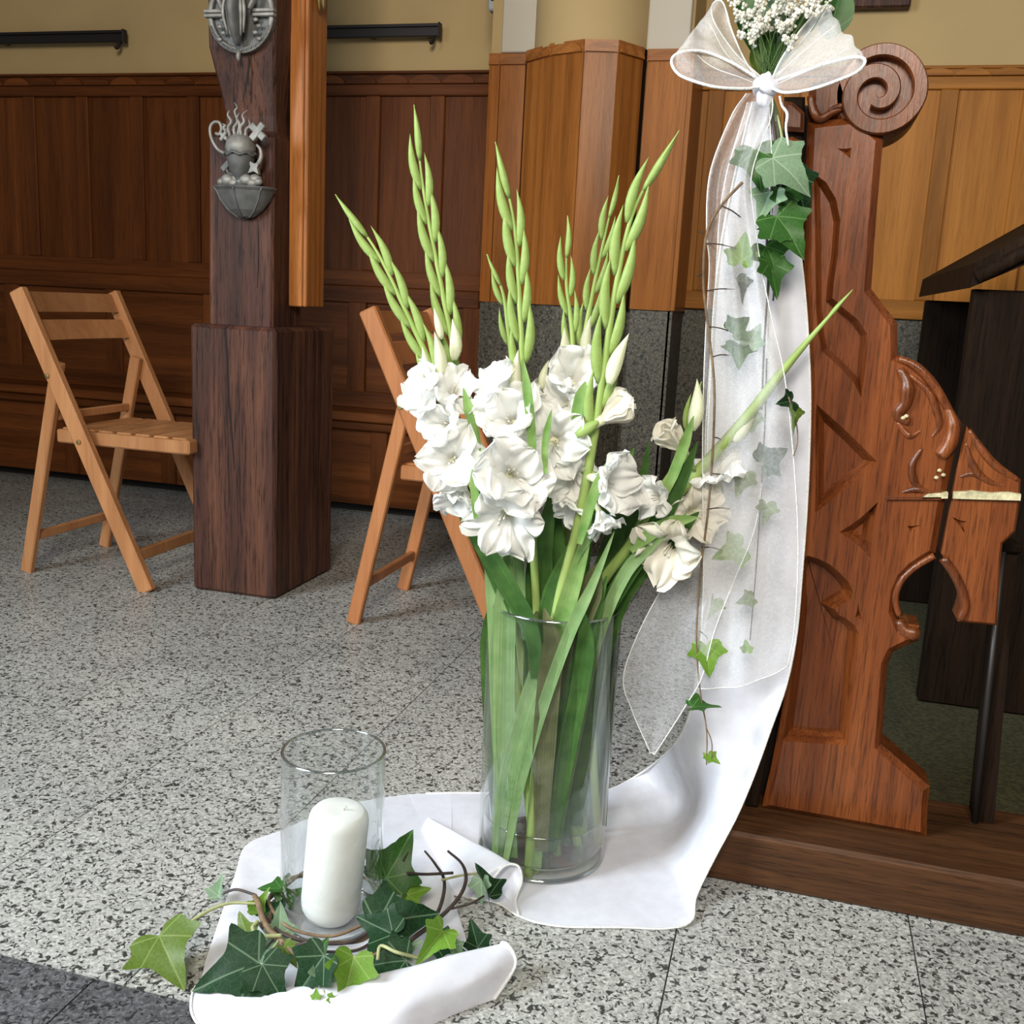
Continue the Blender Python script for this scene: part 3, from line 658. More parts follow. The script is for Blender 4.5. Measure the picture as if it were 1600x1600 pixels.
# scroll volute
cx_, cz_ = pw([(1375, 142)])[0]
outer = [(cx_+.071*math.cos(a), cz_+.073*math.sin(a)) for a in np.linspace(0, 2*math.pi, 48, endpoint=False)]
sc_ob = obj('scroll', chamfered(outer, YW+.012, YW+.11, .006), M['pew'], pew)
nb = 72; inn, out_ = [], []
for k in range(nb):                       # flat raised band winding inwards, clockwise from the top
    u = k/(nb-1); th_ = math.radians(125-600*u); rc = .0615-.052*max(0, (u-.22)/.78)**1.0; hw = .0095+.003*math.sin(math.pi*u)
    c2 = (cx_-.004*u, cz_-.006*u)
    out_.append((c2[0]+(rc+hw)*math.cos(th_), c2[1]+(rc+hw)*math.sin(th_))); inn.append((c2[0]+max(rc-hw, .0005)*math.cos(th_), c2[1]+max(rc-hw, .0005)*math.sin(th_)))
V = []
for (o1, i1) in zip(out_, inn):
    ins = .0022; ov = np.array(o1); iv_ = np.array(i1); dd = (ov-iv_)/np.linalg.norm(ov-iv_)
    a1, b1 = ov-dd*ins, iv_+dd*ins
    V += [(o1[0], YW+.014, o1[1]), (o1[0], YW-.004, o1[1]), (a1[0], YW-.008, a1[1]), (b1[0], YW-.008, b1[1]), (i1[0], YW-.004, i1[1]), (i1[0], YW+.014, i1[1])]
F = [(k*6+j, k*6+6+j, k*6+7+j, k*6+1+j) for k in range(nb-1) for j in range(5)]+[(0, 1, 2, 3, 4, 5), tuple((nb-1)*6+j for j in (5, 4, 3, 2, 1, 0))]
obj('volute', (V, F), M['pew'], sc_ob)
# carved cresting left of the scroll, behind the bow
obj('cresting', chamfered(pw([(1262, 190), (1300, 185), (1330, 182), (1350, 176), (1330, 140), (1322, 112), (1290, 118), (1264, 128)]), YW+.012, YW+.07, .012), M['pew'], pew)
obj('leaf_carving', tube(cr(pl([(1266, 150), (1272, 175), (1282, 186), (1300, 176), (1322, 168)], YW+.008), 20), [.008, .012, .010, .004], 8, flat=.7), M['pew'], pew, True)
obj('leaf_carving', tube(cr(pl([(1286, 184), (1302, 170), (1322, 164), (1334, 152)], YW+.008), 16), [.004, .010, .006], 8, flat=.6), M['pew'], pew, True)
# acanthus relief over the arm
for pts, rr in (([(1404, 560), (1430, 572), (1455, 597), (1476, 630), (1492, 658)], [.008, .011, .011, .008]),
                ([(1420, 585), (1450, 612), (1464, 645), (1466, 668), (1450, 690)], [.006, .010, .009, .003]),
                ([(1477, 630), (1488, 662), (1484, 690), (1470, 712)], [.007, .016, .018, .016]),
                ([(1405, 575), (1416, 600), (1414, 628), (1402, 648), (1420, 660)], [.010, .019, .014, .010]),
                ([(1402, 660), (1420, 680), (1440, 672)], [.006, .010, .004]),
                ([(1440, 700), (1425, 726), (1428, 752), (1445, 765)], [.006, .010, .010, .004]),
                ([(1514, 672), (1533, 702), (1556, 728), (1590, 750)], [.005, .010, .010, .006]),
                ([(1508, 690), (1520, 728), (1545, 752), (1580, 760)], [.004, .010, .008, .003]),
                ([(1500, 745), (1518, 740), (1534, 752)], [.005, .008, .003]),
                ([(1408, 770), (1430, 764), (1456, 770)], [.004, .010, .006])):
    obj('leaf_carving', tube(cr(pl(pts, YW+.004), 22), rr, 10, flat=.75), M['pew'], pew, True)
# chipped pale ledge under the carving
def strip(pts, Y0, Y1):
    return prism(clean(pw(pts)), Y0, Y1)
obj('chipped_ledge', strip([(1450, 771), (1481, 769), (1480, 778), (1440, 778)], YW-.006, YW+.01), M['gilt'], pew)
obj('chipped_ledge', strip([(1490, 768), (1520, 766), (1548, 769), (1575, 768), (1594, 771), (1593, 781), (1488, 778)], YW-.008, YW+.01), M['gilt'], pew)
obj('ledge', strip([(1385, 776), (1470, 776), (1470, 780), (1385, 780)], YW-.006, YW+.01), M['pew'], pew)
for (x, y) in ((1468, 735), (1474, 742), (1463, 746), (1411, 653), (1416, 650)): obj('paint_chip', ball(PY(x, y, YW-.008), .004, 1, (1, .4, .8)), M['gilt'], pew)
# arris beads of the tracery (arch mouldings)
obj('arch_bead', tube(cr(pl([(1405, 962), (1399, 935), (1408, 908), (1430, 886), (1460, 868)], YW+.004), 24), .006, 8), M['pew'], pew, True)
obj('arch_bead', tube(cr(pl([(1474, 872), (1492, 898), (1504, 925), (1508, 948), (1500, 968)], YW+.002), 24), .008, 8), M['pew'], pew, True)
obj('cusp', tube(cr(pl([(1404, 968), (1412, 985), (1428, 990), (1436, 992)], YW+.01), 10), [.008, .013, .014, .010], 10), M['pew'], pew, True)
# post left of the gap, behind the ribbon
t = thing('pew_back_post', (-.06, YW, .1), 'narrow dark pew post left of the black gap, behind the ribbon', 'post')
pp = pw([(1164, 1262), (1184, 1264), (1222, 1080), (1240, 950), (1250, 800), (1257, 600), (1251, 420), (1253, 300), (1257, 190), (1258, 150), (1225, 150), (1222, 300), (1222, 600), (1205, 900), (1180, 1150)])
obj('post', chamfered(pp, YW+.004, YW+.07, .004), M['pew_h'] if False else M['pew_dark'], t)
obj('moulding', chamfered(pw([(1226, 252), (1252, 256), (1254, 222), (1238, 214), (1228, 216)]), YW-.008, YW+.05, .005), M['pew'], t)
obj('cap', chamfered(pw([(1226, 206), (1256, 208), (1257, 178), (1240, 162), (1226, 160)]), YW-.016, YW+.05, .006), M['pew'], t)
obj('gap_shade_strip', prism(clean(pw([(1180, 1266), (1205, 1266), (1236, 1080), (1254, 900), (1268, 600), (1264, 300), (1268, 150), (1246, 150), (1246, 600), (1236, 900), (1215, 1080)])), YW+.078, YW+.09), M['black'], t)  # black strip added to paint in the shade of the gap
# plinth
t = thing('pew_plinth', (.4, 1.9, 0), 'worn dark oak plinth beam under the carved pew end', 'beam')
obj('beam', box(-.075, 2.4, 1.725, 2.0, 0, .1, .007), M['pew_h'], t)
# metal-edged post to the right
t = thing('kneeler_post', (.40, 1.86, .1), 'slim dark upright post at the right, beyond the pew arch', 'post')
q = [PY(x, y, 1.93) for x, y in ((1563, 860), (1590, 862), (1546, 1332), (1514, 1330))]
V = [(p[0], y, p[2]) for y in (1.93, 1.985) for p in q]
V = [(v[0], v[1], max(v[2], .101)) for v in V]
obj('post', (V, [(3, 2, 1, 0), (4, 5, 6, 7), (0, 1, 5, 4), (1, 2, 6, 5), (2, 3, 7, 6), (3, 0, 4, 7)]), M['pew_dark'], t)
obj('edge_rod', tube([q[0]+np.array([.004, -.005, 0]), q[3]+np.array([.004, -.005, 0])], .006, 8), M['iron'], t, True)
obj('post_cap', box(q[0][0]-.006, q[1][0]+.006, 1.92, 1.99, q[0][2]-.002, q[0][2]+.014, .004), M['pew_dark'], t)
# olive carpet between the pews
t = props(obj('carpet', box(.06, 3.0, 2.0, 4.2, 0, .008, .003), M['carpet'], loc=(1, 3, 0)), 'dark olive carpet on the floor seen through the pew arch', 'carpet')
# next pew, in the dark
t = thing('dark_pew', (.9, 3.0, 0), 'dark pew with a sloping top at the right edge, behind the carved pew', 'pew')
a = PY(1515, 412, 2.8); b_ = PY(1600, 366, 2.8)
sl = (b_[2]-a[2])/(b_[0]-a[0])
poly = [(a[0]+.02, .009), (2.2, .009), (2.2, a[2]-.05), (a[0]+.02, a[2]-.06)]
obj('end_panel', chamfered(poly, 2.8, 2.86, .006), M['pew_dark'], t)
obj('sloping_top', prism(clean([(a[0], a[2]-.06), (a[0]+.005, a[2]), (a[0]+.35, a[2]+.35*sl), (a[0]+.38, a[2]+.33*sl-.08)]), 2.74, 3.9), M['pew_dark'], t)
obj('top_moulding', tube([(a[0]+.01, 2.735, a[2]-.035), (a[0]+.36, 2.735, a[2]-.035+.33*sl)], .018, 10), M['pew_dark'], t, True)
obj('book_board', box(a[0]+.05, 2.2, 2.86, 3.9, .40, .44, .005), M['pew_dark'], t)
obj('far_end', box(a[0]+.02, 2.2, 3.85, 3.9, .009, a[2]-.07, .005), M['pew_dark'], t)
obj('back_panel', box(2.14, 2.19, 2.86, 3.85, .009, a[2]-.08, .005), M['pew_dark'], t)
# ================================================================== VASE
VC = np.array([-.371, 1.708, .004]); VR = .117; VH = .482
vase = thing('glass_vase', tuple(VC), 'tall clear glass cylinder vase holding the gladioli', 'vase')
prof = [(0, .0), (VR-.006, 0), (VR-.001, .003), (VR, .010), (VR+.0005, VH*.5), (VR+.002, VH-.003), (VR+.0008, VH), (VR-.0022, VH-.001),
        (VR-.0035, VH-.005), (VR-.0045, VH*.5), (VR-.005, .03), (VR-.012, .021), (0, .019)]
obj('glass', lathe(prof, 96, VC), M['glass'], vase, angle=.9)
hr = [(VR-.001+.0030*math.cos(a), VH-.001+.0026*math.sin(a)) for a in np.linspace(0, 2*math.pi, 9)]
obj('rim', lathe(hr, 96, VC), M['rim'], vase, True)
br = [(VR-.004+.0040*math.cos(a), .0045+.0040*math.sin(a)) for a in np.linspace(0, 2*math.pi, 9)]
obj('base_ring', lathe(br, 96, VC), M['rim'], vase, True)
wl = .083
mr_ = [(VR-.0062+.0010*math.cos(a), wl+.0015+.0010*math.sin(a)) for a in np.linspace(0, 2*math.pi, 7)]
obj('water_edge', lathe(mr_, 96, VC), M['rim'], vase, True)
obj('water', lathe([(0, .0195), (VR-.0125, .0215), (VR-.0055, .031), (VR-.0052, wl+.003), (VR-.009, wl), (0, wl)], 64, VC), M['water'], vase, angle=.9)

# ================================================================== GLADIOLI
def spike_mesh(seg=9, n=10, fat=1.0):
    """pointed bud, unit length along z"""
    V = []
    for i in range(seg+1):
        u = i/seg; r = .17*fat*math.sin(math.pi*min(1, u*.93+.07)**.75)*(1-.15*u); c = .05*math.sin(math.pi*u)
        for k in range(n):
            th = 2*math.pi*k/n; rr = r*(1+.10*math.cos(th*1)); V.append((rr*math.cos(th)+c, rr*.82*math.sin(th), u))
    F = [(i*n+k, i*n+(k+1) % n, (i+1)*n+(k+1) % n, (i+1)*n+k) for i in range(seg) for k in range(n)]+[tuple(range(n-1, -1, -1)), tuple(seg*n+k for k in range(n))]
    return mesh('bud', V, F, True)
BUD = spike_mesh(fat=.50); BUD.materials.append(M['bud'])
BUDP = spike_mesh(fat=.95); BUDP.materials.append(M['bud_pale'])
BUDP.name = 'opening_bud'
def petal_mesh(name, l, w_, a0, a1, phase, mat, ruf=.0075, nu=18, nv=19):
    r = z = 0.0; sp = []
    for i in range(nu+1):
        u = i/nu; al = math.radians(a0+(a1-a0)*u**1.6); sp.append((r+.004, z, al)); r += math.sin(al)*l/nu; z += math.cos(al)*l/nu
    V, uv = [], []
    for i, (r, z, al) in enumerate(sp):
        u = i/nu; wd = w_*np.interp(u, [0, .1, .3, .5, .65, .8, .9, .96, 1], [.16, .26, .52, .84, 1.0, .93, .68, .42, .10])
        for j in range(nv):
            v = j/(nv-1)*2-1
            cup = -.25*wd*v*v*(1-u*.9)           # cupped low down
            rf = ruf*(u**1.5)*(abs(v)**1.3)*math.sin(4.6*math.pi*u+phase+(2.2 if v > 0 else 0))*1.8+ruf*.7*u*u*math.sin(3*math.pi*v+phase)
            crease = .0030*math.exp(-(v*4.5)**2)*u+.0014*u*math.cos(15*v+phase)
            nr, nz = math.cos(al), -math.sin(al)
            d = -cup+rf-crease
            V.append((r-nr*(d), wd*v, z-nz*(d)+0)); uv.append((v, u))
    F = [(i*nv+j, i*nv+j+1, (i+1)*nv+j+1, (i+1)*nv+j) for i in range(nu) for j in range(nv-1)]
    me = mesh(name, V, F, True, uv); me.materials.append(M[mat]); return me
PET = {}
for mt in ('petal', 'petal_cream'):
    PET[mt] = [petal_mesh('petal', .094, .036, 12, 92, .3, mt), petal_mesh('petal', .086, .027, 14, 104, 1.9, mt), petal_mesh('petal', .096, .038, 11, 74, 3.4, mt),
               petal_mesh('petal', .088, .030, 14, 122, 4.6, mt), petal_mesh('petal', .080, .030, 8, 34, 2.5, mt, .003)]
tv_, tf_ = lathe([(.001, -.022), (.006, -.018), (.008, 0), (.010, .012), (.008, .013), (.001, .014)], 12)
THROAT = mesh('throat', tv_, tf_, True); THROAT.materials.append(M['throat'])
cv_, cf_ = tube(cr([(0, 0, -.03), (.002, 0, -.005), (.006, 0, .022)], 8), [.006, .011, .010, .002], 8, flat=.7)
SEPAL = mesh('sepal', cv_, cf_, True); SEPAL.materials.append(M['bud'])
sv_, sf_ = merge(*[tube(cr([(0, 0, 0), (.006*math.cos(a), .006*math.sin(a), .03), (.009*math.cos(a), .009*math.sin(a), .045)], 6), [.0012, .001, .0018], 5) for a in (.4, 1.3, 2.2)])
STAMEN = mesh('stamen', sv_, sf_, True); STAMEN.materials.append(M['blossom'])
def frame(d, spin=0.0):
    d = Vector(d).normalized(); q = d.to_track_quat('Z', 'Y').to_matrix() @ Matrix.Rotation(spin, 3, 'Z'); return q.to_4x4()
def screen(a, b, c_): return _R*a+_U*b-_F*c_
def flower(root, px, py, Y, s, d, mat='petal', open_=1.0):
    s *= .90
    c_ = PY(px, py, Y); d = screen(*d); d /= np.linalg.norm(d); base = c_-d*.045*s
    spin = random.uniform(0, 6.28)
    Mx = Matrix.Translation(base) @ frame(d, spin) @ Matrix.Scale(s, 4)
    fl = inst('flower', THROAT, Mx, root)
    fl['label'] = 'white ruffled flower' if mat == 'petal' else 'cream ruffled flower'
    for k in range(6):
        pk = PET[mat][4] if open_ < .6 else PET[mat][(k*2+int(spin*3)) % 4]
        tilt = random.uniform(-.24, .2)-(1-open_)*.25
        o = bpy.data.objects.new('petal', pk); COL.objects.link(o); o.parent = fl
        o.matrix_basis = Matrix.Rotation(k*math.pi/3+random.uniform(-.12, .12), 4, 'Z') @ Matrix.Translation((0, 0, .004 if k % 2 else 0)) @ Matrix.Rotation(tilt, 4, 'Y') @ Matrix.Scale(random.uniform(.92, 1.08), 4)
    for nm, me in (('sepal', SEPAL), ('stamen', STAMEN)):
        o = bpy.data.objects.new(nm, me); COL.objects.link(o); o.parent = fl
        if nm == 'sepal': o.matrix_basis = Matrix.Translation((-.012, 0, -.014))
    return fl
def blade(root, pts, Y, w_, mat='blade', twist=.3, fold=.25, n=30):
    """sword leaf along pixel path, w_ half width in metres"""
    Ys = Y if hasattr(Y, '__len__') else [Y]*len(pts)
    P = cr([PY(x, y, yy) for (x, y), yy in zip(pts, Ys)], n); V, uv = [], []
    T_ = np.gradient(P, axis=0); T_ /= np.linalg.norm(T_, axis=1)[:, None]
    view = -_F
    for i in range(n):
        u = i/(n-1); s = np.cross(T_[i], view); s /= np.linalg.norm(s); nn = np.cross(s, T_[i])
        a = twist*(1-u)+twist*.4*math.sin(3*u); sd = s*math.cos(a)+nn*math.sin(a); nd = -s*math.sin(a)+nn*math.cos(a)
        wd = w_*min(1, .55+1.6*u)*min(1, (1-u)*3.2+.02)**.7
        for j, v in enumerate((-1, -.5, 0, .5, 1)):
            V.append(P[i]+sd*wd*v+nd*wd*fold*abs(v)); uv.append((v, u))
    F = [(i*5+j, i*5+j+1, i*5+6+j, i*5+5+j) for i in range(n-1) for j in range(4)]
    return obj('leaf_blade', (V, F), M[mat], root, True, uv=uv)
def gladiolus(label, pts, Ys, buds, bsize=.088, space=.0265, rad=(.0085, .0075, .0065, .0045, .0008)):
    P = cr([PY(x, y, yy) for (x, y), yy in zip(pts, np.interp(np.linspace(0, 1, len(pts)), np.linspace(0, 1, len(Ys)), Ys))], 80)
    g = thing('gladiolus', tuple(P[0]), label, 'flower', 'white gladioli in the glass vase')
    obj('stem', tube(P, rad, 8), M['stem'], g, True)
    L_ = np.concatenate([[0], np.cumsum(np.linalg.norm(np.diff(P, axis=0), axis=1))]); tot = L_[-1]
    at = lambda s: np.array([np.interp(s, L_, P[:, k]) for k in range(3)])
    s = tot-bsize*1.25; k = 0
    T_ = at(tot)-at(tot-.03); inst('bud', BUD, Matrix.Translation(at(tot-bsize*.98)) @ frame(T_, 0) @ Matrix.Scale(bsize, 4), g)
    while tot-s < buds:
        f_ = (tot-s)/max(buds, .01)
        t_ = at(min(s+.015, tot))-at(s-.015); t_ /= np.linalg.norm(t_)
        side = np.cross(t_, -_F); side /= np.linalg.norm(side); sg = 1 if k % 2 else -1
        d = t_+side*sg*(.05+.07*f_)+(-_F)*.04
        b = bsize*(1.0+.12*f_)*random.uniform(.93, 1.07)
        Z = Vector(d).normalized(); X = Vector(side*sg); X = (X-Z*X.dot(Z)).normalized(); Yv = Z.cross(X)
        R_ = Matrix(((X[0], Yv[0], Z[0]), (X[1], Yv[1], Z[1]), (X[2], Yv[2], Z[2]))).to_4x4()
        inst('bud', BUD, Matrix.Translation(at(s-b*.25)+side*sg*.004) @ R_ @ Matrix.Scale(b, 4), g)
        s -= space*(1+.25*f_); k += 1
    return g, at, tot
def pale(root, px, py, Y, s, d):
    c_ = PY(px, py, Y); d = screen(*d); d /= np.linalg.norm(d)
    inst('opening_bud', BUDP, Matrix.Translation(c_-d*s*.5) @ frame(d, random.random()*6) @ Matrix.Scale(s, 4), root)
def base(x, y): return (x, y)
g1, _, _ = gladiolus('gladiolus with the leftmost spike, bent far out to the left', [(838, 1362), (815, 1150), (790, 950), (745, 780), (705, 660), (668, 560), (638, 495), (588, 392), (524, 304)], [1.63, 1.65, 1.65, 1.64, 1.62], .36)
g2, _, _ = gladiolus('gladiolus with the tallest spike, reaching up left of centre', [(846, 1350), (830, 1150), (803, 950), (758, 760), (730, 640), (708, 540), (688, 440), (662, 300), (647, 164)], [1.66, 1.68, 1.68, 1.68, 1.66], .42)
g3, _, _ = gladiolus('gladiolus with the tall upright spike in the middle of the bunch', [(870, 1335), (850, 1150), (838, 945), (828, 760), (819, 620), (813, 500), (803, 350), (774, 222)], [1.66, 1.64, 1.63, 1.62], .38, .09)
g9, _, _ = gladiolus('gladiolus with a short thin spike just left of the middle one', [(800, 1310), (808, 1150), (815, 950), (812, 760), (803, 600), (795, 520), (785, 455), (761, 397)], [1.73, 1.74, 1.74, 1.73], .16, .06, .03)
g4, _, _ = gladiolus('gladiolus with a slender short spike left of the two right-hand spikes', [(905, 1330), (870, 1150), (855, 945), (880, 760), (892, 600), (894, 520), (885, 440), (887, 337)], [1.72, 1.74, 1.75, 1.74], .22, .07)
g5, _, _ = gladiolus('gladiolus with the second spike from the right of the upright ones', [(918, 1335), (885, 1150), (872, 945), (893, 760), (905, 580), (918, 500), (938, 400), (967, 274)], [1.76, 1.76, 1.76, 1.74], .28, .07)
g6, _, _ = gladiolus('gladiolus with a thick spike leaning right, nearest the ribbon at the top', [(826, 1368), (840, 1180), (868, 965), (903, 820), (925, 700), (942, 590), (962, 450), (992, 325), (1061, 204)], [1.62, 1.62, 1.61, 1.60, 1.60], .46, .10, .036, (.010, .009, .0075, .005, .0008))
g7, _, _ = gladiolus('gladiolus leaning far right, its spike crossing behind the organza ribbon', [(850, 1350), (885, 1120), (925, 945), (985, 852), (1062, 768), (1160, 660), (1235, 565), (1332, 453)], [1.66, 1.67, 1.68, 1.70, 1.735, 1.745], .03, .06, .05, (.009, .009, .0095, .010, .0085, .001))
g8, _, _ = gladiolus('gladiolus with white buds opening just left of the ribbon', [(935, 1320), (925, 1120), (940, 945), (1010, 800), (1060, 720), (1080, 655), (1096, 596)], [1.72, 1.72, 1.71, 1.70], .07, .055)
# flowers
for a in ((g1, 668, 612, 1.60, .80, (-.6, .25, .7)), (g1, 690, 662, 1.59, .80, (-.5, .05, .8)), (g2, 708, 606, 1.61, .85, (.15, .5, .8)), (g2, 702, 716, 1.575, 1.12, (-.1, .05, 1)), (g1, 718, 772, 1.60, .80, (-.25, -.7, .6)),
          (g3, 780, 604, 1.60, .85, (-.7, .35, .5)), (g3, 798, 652, 1.58, .9, (-.15, .25, 1)), (g3, 800, 742, 1.56, 1.2, (.12, -.05, 1)), (g3, 787, 818, 1.555, 1.1, (-.12, -.55, .9)), (g9, 840, 622, 1.67, .6, (.6, .3, .4)),
          (g4, 897, 588, 1.66, .92, (.1, .35, .95)), (g4, 874, 628, 1.64, .8, (-.6, .05, .7)), (g5, 868, 688, 1.60, 1.2, (-.05, -.05, 1)), (g5, 893, 748, 1.62, .9, (.1, -.5, .8)),
          (g6, 955, 752, 1.58, 1.0, (.6, -.15, .7)), (g6, 943, 815, 1.60, .6, (.35, -.85, .2)), (g6, 899, 792, 1.63, .75, (-.4, -.5, .35)), (g9, 824, 882, 1.70, .55, (-.1, .1, .9)),
          (g8, 1022, 775, 1.66, .8, (-.75, .05, .5))):
    flower(*a)
flower(g6, 965, 640, 1.60, .95, (.75, .5, .25), 'petal_cream', .5)
flower(g8, 1050, 684, 1.67, .85, (-.55, .55, .3), 'petal_cream', .5)
flower(g7, 1118, 735, 1.715, .85, (-.2, .6, .55), 'petal'); flower(g7, 1092, 800, 1.70, .95, (.25, -.05, .95), 'petal_cream'); flower(g7, 1046, 862, 1.66, 1.15, (-.35, -.45, .9), 'petal_cream')
for a in ((g1, 662, 565, 1.61, .05, (-.1, 1, 0)), (g1, 684, 553, 1.61, .075, (-.15, 1, .1)), (g2, 708, 530, 1.645, .07, (-.05, 1, 0)), (g2, 684, 505, 1.65, .055, (-.25, 1, 0)), (g3, 808, 585, 1.60, .08, (.05, 1, .1)), (g3, 852, 585, 1.66, .05, (.25, 1, 0)),
          (g4, 888, 548, 1.70, .08, (-.15, 1, 0)), (g5, 918, 527, 1.72, .075, (.15, 1, 0)), (g6, 968, 560, 1.59, .085, (.35, .9, 0)), (g8, 1085, 632, 1.68, .085, (.1, 1, 0)), (g7, 1165, 662, 1.72, .07, (.5, .8, 0))): pale(*a)
# sword leaves
for a in ((g1, [(772, 1318), (780, 1200), (776, 1080), (772, 960), (764, 870), (748, 780)], 1.64, .012, 'blade_light'), (g1, [(800, 1340), (788, 1180), (788, 1020), (790, 930), (796, 840)], 1.62, .019, 'blade_light', .1),
          (g1, [(800, 960), (770, 880), (738, 815), (702, 765)], 1.62, .009, 'blade'), (g1, [(792, 960), (760, 880), (722, 800), (690, 745)], 1.63, .007, 'blade'),
          (g2, [(838, 1060), (832, 990), (800, 925), (762, 860), (722, 785), (708, 745)], 1.605, .017, 'blade', .35), (g2, [(790, 1345), (815, 1220), (850, 1100), (892, 985), (925, 915), (960, 830)], 1.60, .010, 'blade_light', .3),
          (g2, [(776, 1340), (795, 1210), (822, 1110), (846, 1040), (862, 985)], 1.612, .017, 'blade_light', .2), (g3, [(846, 1330), (850, 1180), (858, 1070), (864, 1010), (850, 950)], 1.604, .020, 'blade_dry', .15), (g6, [(862, 1330), (885, 1180), (905, 1080), (915, 1000), (905, 940)], 1.612, .016, 'blade', .2),
          (g3, [(838, 1240), (836, 1100), (842, 950), (846, 860), (870, 750)], 1.66, .022, 'blade', .1), (g3, [(838, 1200), (846, 1100), (846, 1000), (838, 955)], 1.625, .024, 'blade_dry', .1), (g3, [(820, 1000), (812, 900), (806, 830), (800, 770)], 1.66, .010, 'blade_light'),
          (g9, [(840, 1100), (835, 960), (834, 900), (838, 830)], 1.66, .014, 'blade'), (g4, [(872, 1240), (878, 1080), (886, 960), (905, 860), (935, 730)], 1.67, .024, 'blade', .15),
          (g4, [(868, 1180), (872, 1060), (868, 960), (865, 830), (858, 760)], 1.69, .020, 'blade', .1), (g5, [(900, 1290), (910, 1130), (925, 980), (955, 860), (985, 740)], 1.70, .022, 'blade', .2), (g5, [(880, 1100), (890, 1010), (918, 930), (935, 880)], 1.64, .024, 'blade_dry', .2),
          (g5, [(850, 1340), (862, 1230), (890, 1110), (915, 1010), (948, 900)], 1.64, .019, 'blade', .2), (g6, [(838, 1360), (842, 1250), (850, 1130), (868, 1010), (905, 880), (925, 800)], 1.615, .016, 'stem_blade', .2),
          (g6, [(845, 1000), (862, 930), (905, 850), (960, 770), (990, 700)], 1.62, .016, 'blade', .3), (g7, [(888, 1180), (920, 1010), (960, 930), (1010, 850), (1058, 765), (1090, 690)], 1.67, .016, 'blade', .3),
          (g7, [(905, 1230), (935, 1050), (962, 950), (1000, 890), (1060, 830), (1092, 800)], 1.69, .018, 'blade', .2), (g8, [(925, 1310), (935, 1130), (945, 960), (968, 860), (1000, 770), (1014, 690)], 1.72, .014, 'blade', .2),
          (g8, [(940, 1290), (945, 1120), (952, 960), (985, 870), (1020, 800)], 1.75, .016, 'blade', .1), (g7, [(870, 1320), (895, 1180), (930, 1010), (975, 900), (1020, 850), (1075, 800)], 1.655, .011, 'blade_light', .3),
          (g9, [(778, 1300), (770, 1150), (764, 1010), (770, 930)], 1.74, .016, 'blade', .2), (g4, [(885, 1320), (880, 1200), (875, 1080), (880, 960), (905, 830)], 1.66, .015, 'blade', .3),
          (g8, [(900, 1320), (920, 1200), (938, 1080), (955, 950), (990, 850)], 1.79, .014, 'blade', .1), (g2, [(748, 712), (738, 660), (724, 606)], 1.59, 0.0088, 'stem_blade', .2), (g3, [(834, 730), (830, 670), (824, 610), (816, 560)], 1.565, 0.0075, 'stem_blade', .2), (g4, [(900, 668), (906, 632), (915, 596)], 1.60, 0.0109, 'stem_blade', .2), (g8, [(1036, 780), (1062, 715), (1084, 650)], 1.66, 0.0088, 'stem_blade', .2), (g3, [(744, 810), (742, 770), (738, 732)], 1.54, 0.0068, 'stem_blade', .1), (g9, [(852, 740), (852, 690), (862, 640)], 1.55, 0.0054, 'stem_blade', .1), (g6, [(905, 850), (925, 780), (948, 722)], 1.575, 0.0082, 'stem_blade', .1), (g7, [(985, 860), (1035, 822), (1090, 808)], 1.65, 0.0109, 'stem_blade', .1),
          (g9, [(790, 1290), (800, 1180), (815, 1050), (830, 950), (825, 870)], 1.78, .016, 'blade_light', .1)):
    blade(*a)

# ================================================================== CANDLE
CC = np.array([-.6435, 1.386, .004]); CR_ = .0815; CH = .292
cg = thing('candle_glass', tuple(CC), 'clear glass cylinder around the white candle, ringed by ivy', 'glass')
prof = [(0, 0), (CR_-.006, 0), (CR_-.001, .003), (CR_, .01), (CR_, CH-.004), (CR_-.0006, CH), (CR_-.003, CH), (CR_-.0035, CH-.004), (CR_-.0035, .02), (CR_-.009, .0125), (0, .011)]
obj('glass', lathe(prof, 80, CC), M['glass'], cg, angle=.9)
br = [(CR_-.004+.0034*math.cos(a), .0042+.0036*math.sin(a)) for a in np.linspace(0, 2*math.pi, 9)]
obj('base_ring', lathe(br, 80, CC), M['rim'], cg, True)
hr = [(CR_-.0018+.0026*math.cos(a), CH-.001+.0024*math.sin(a)) for a in np.linspace(0, 2*math.pi, 9)]
obj('rim', lathe(hr, 80, CC), M['rim'], cg, True)
cb = np.array([-.640, 1.372, .0165])
cn = thing('candle', tuple(cb), 'white pillar candle standing in the clear glass cylinder', 'candle')
cv, cf = lathe([(0, 0), (.030, .0), (.038, .003), (.0455, .016), (.0475, .03), (.0475, .172), (.0455, .181), (.040, .1885), (.036, .1905), (.02, .191), (0, .190)], 56)
tilt = Matrix.Rotation(math.radians(5.0), 3, 'Y') @ Matrix.Rotation(math.radians(1.0), 3, 'X')
Q = lambda v: cb+np.array(tilt @ Vector(v))
obj('wax_body', ([Q(v) for v in cv], cf), M['wax'], cn, True)
obj('wick', tube([Q((.006, 0, .188)), Q((.007, 0, .196)), Q((.011, -.003, .2005))], .0013, 6), M['wick'], cn, True)

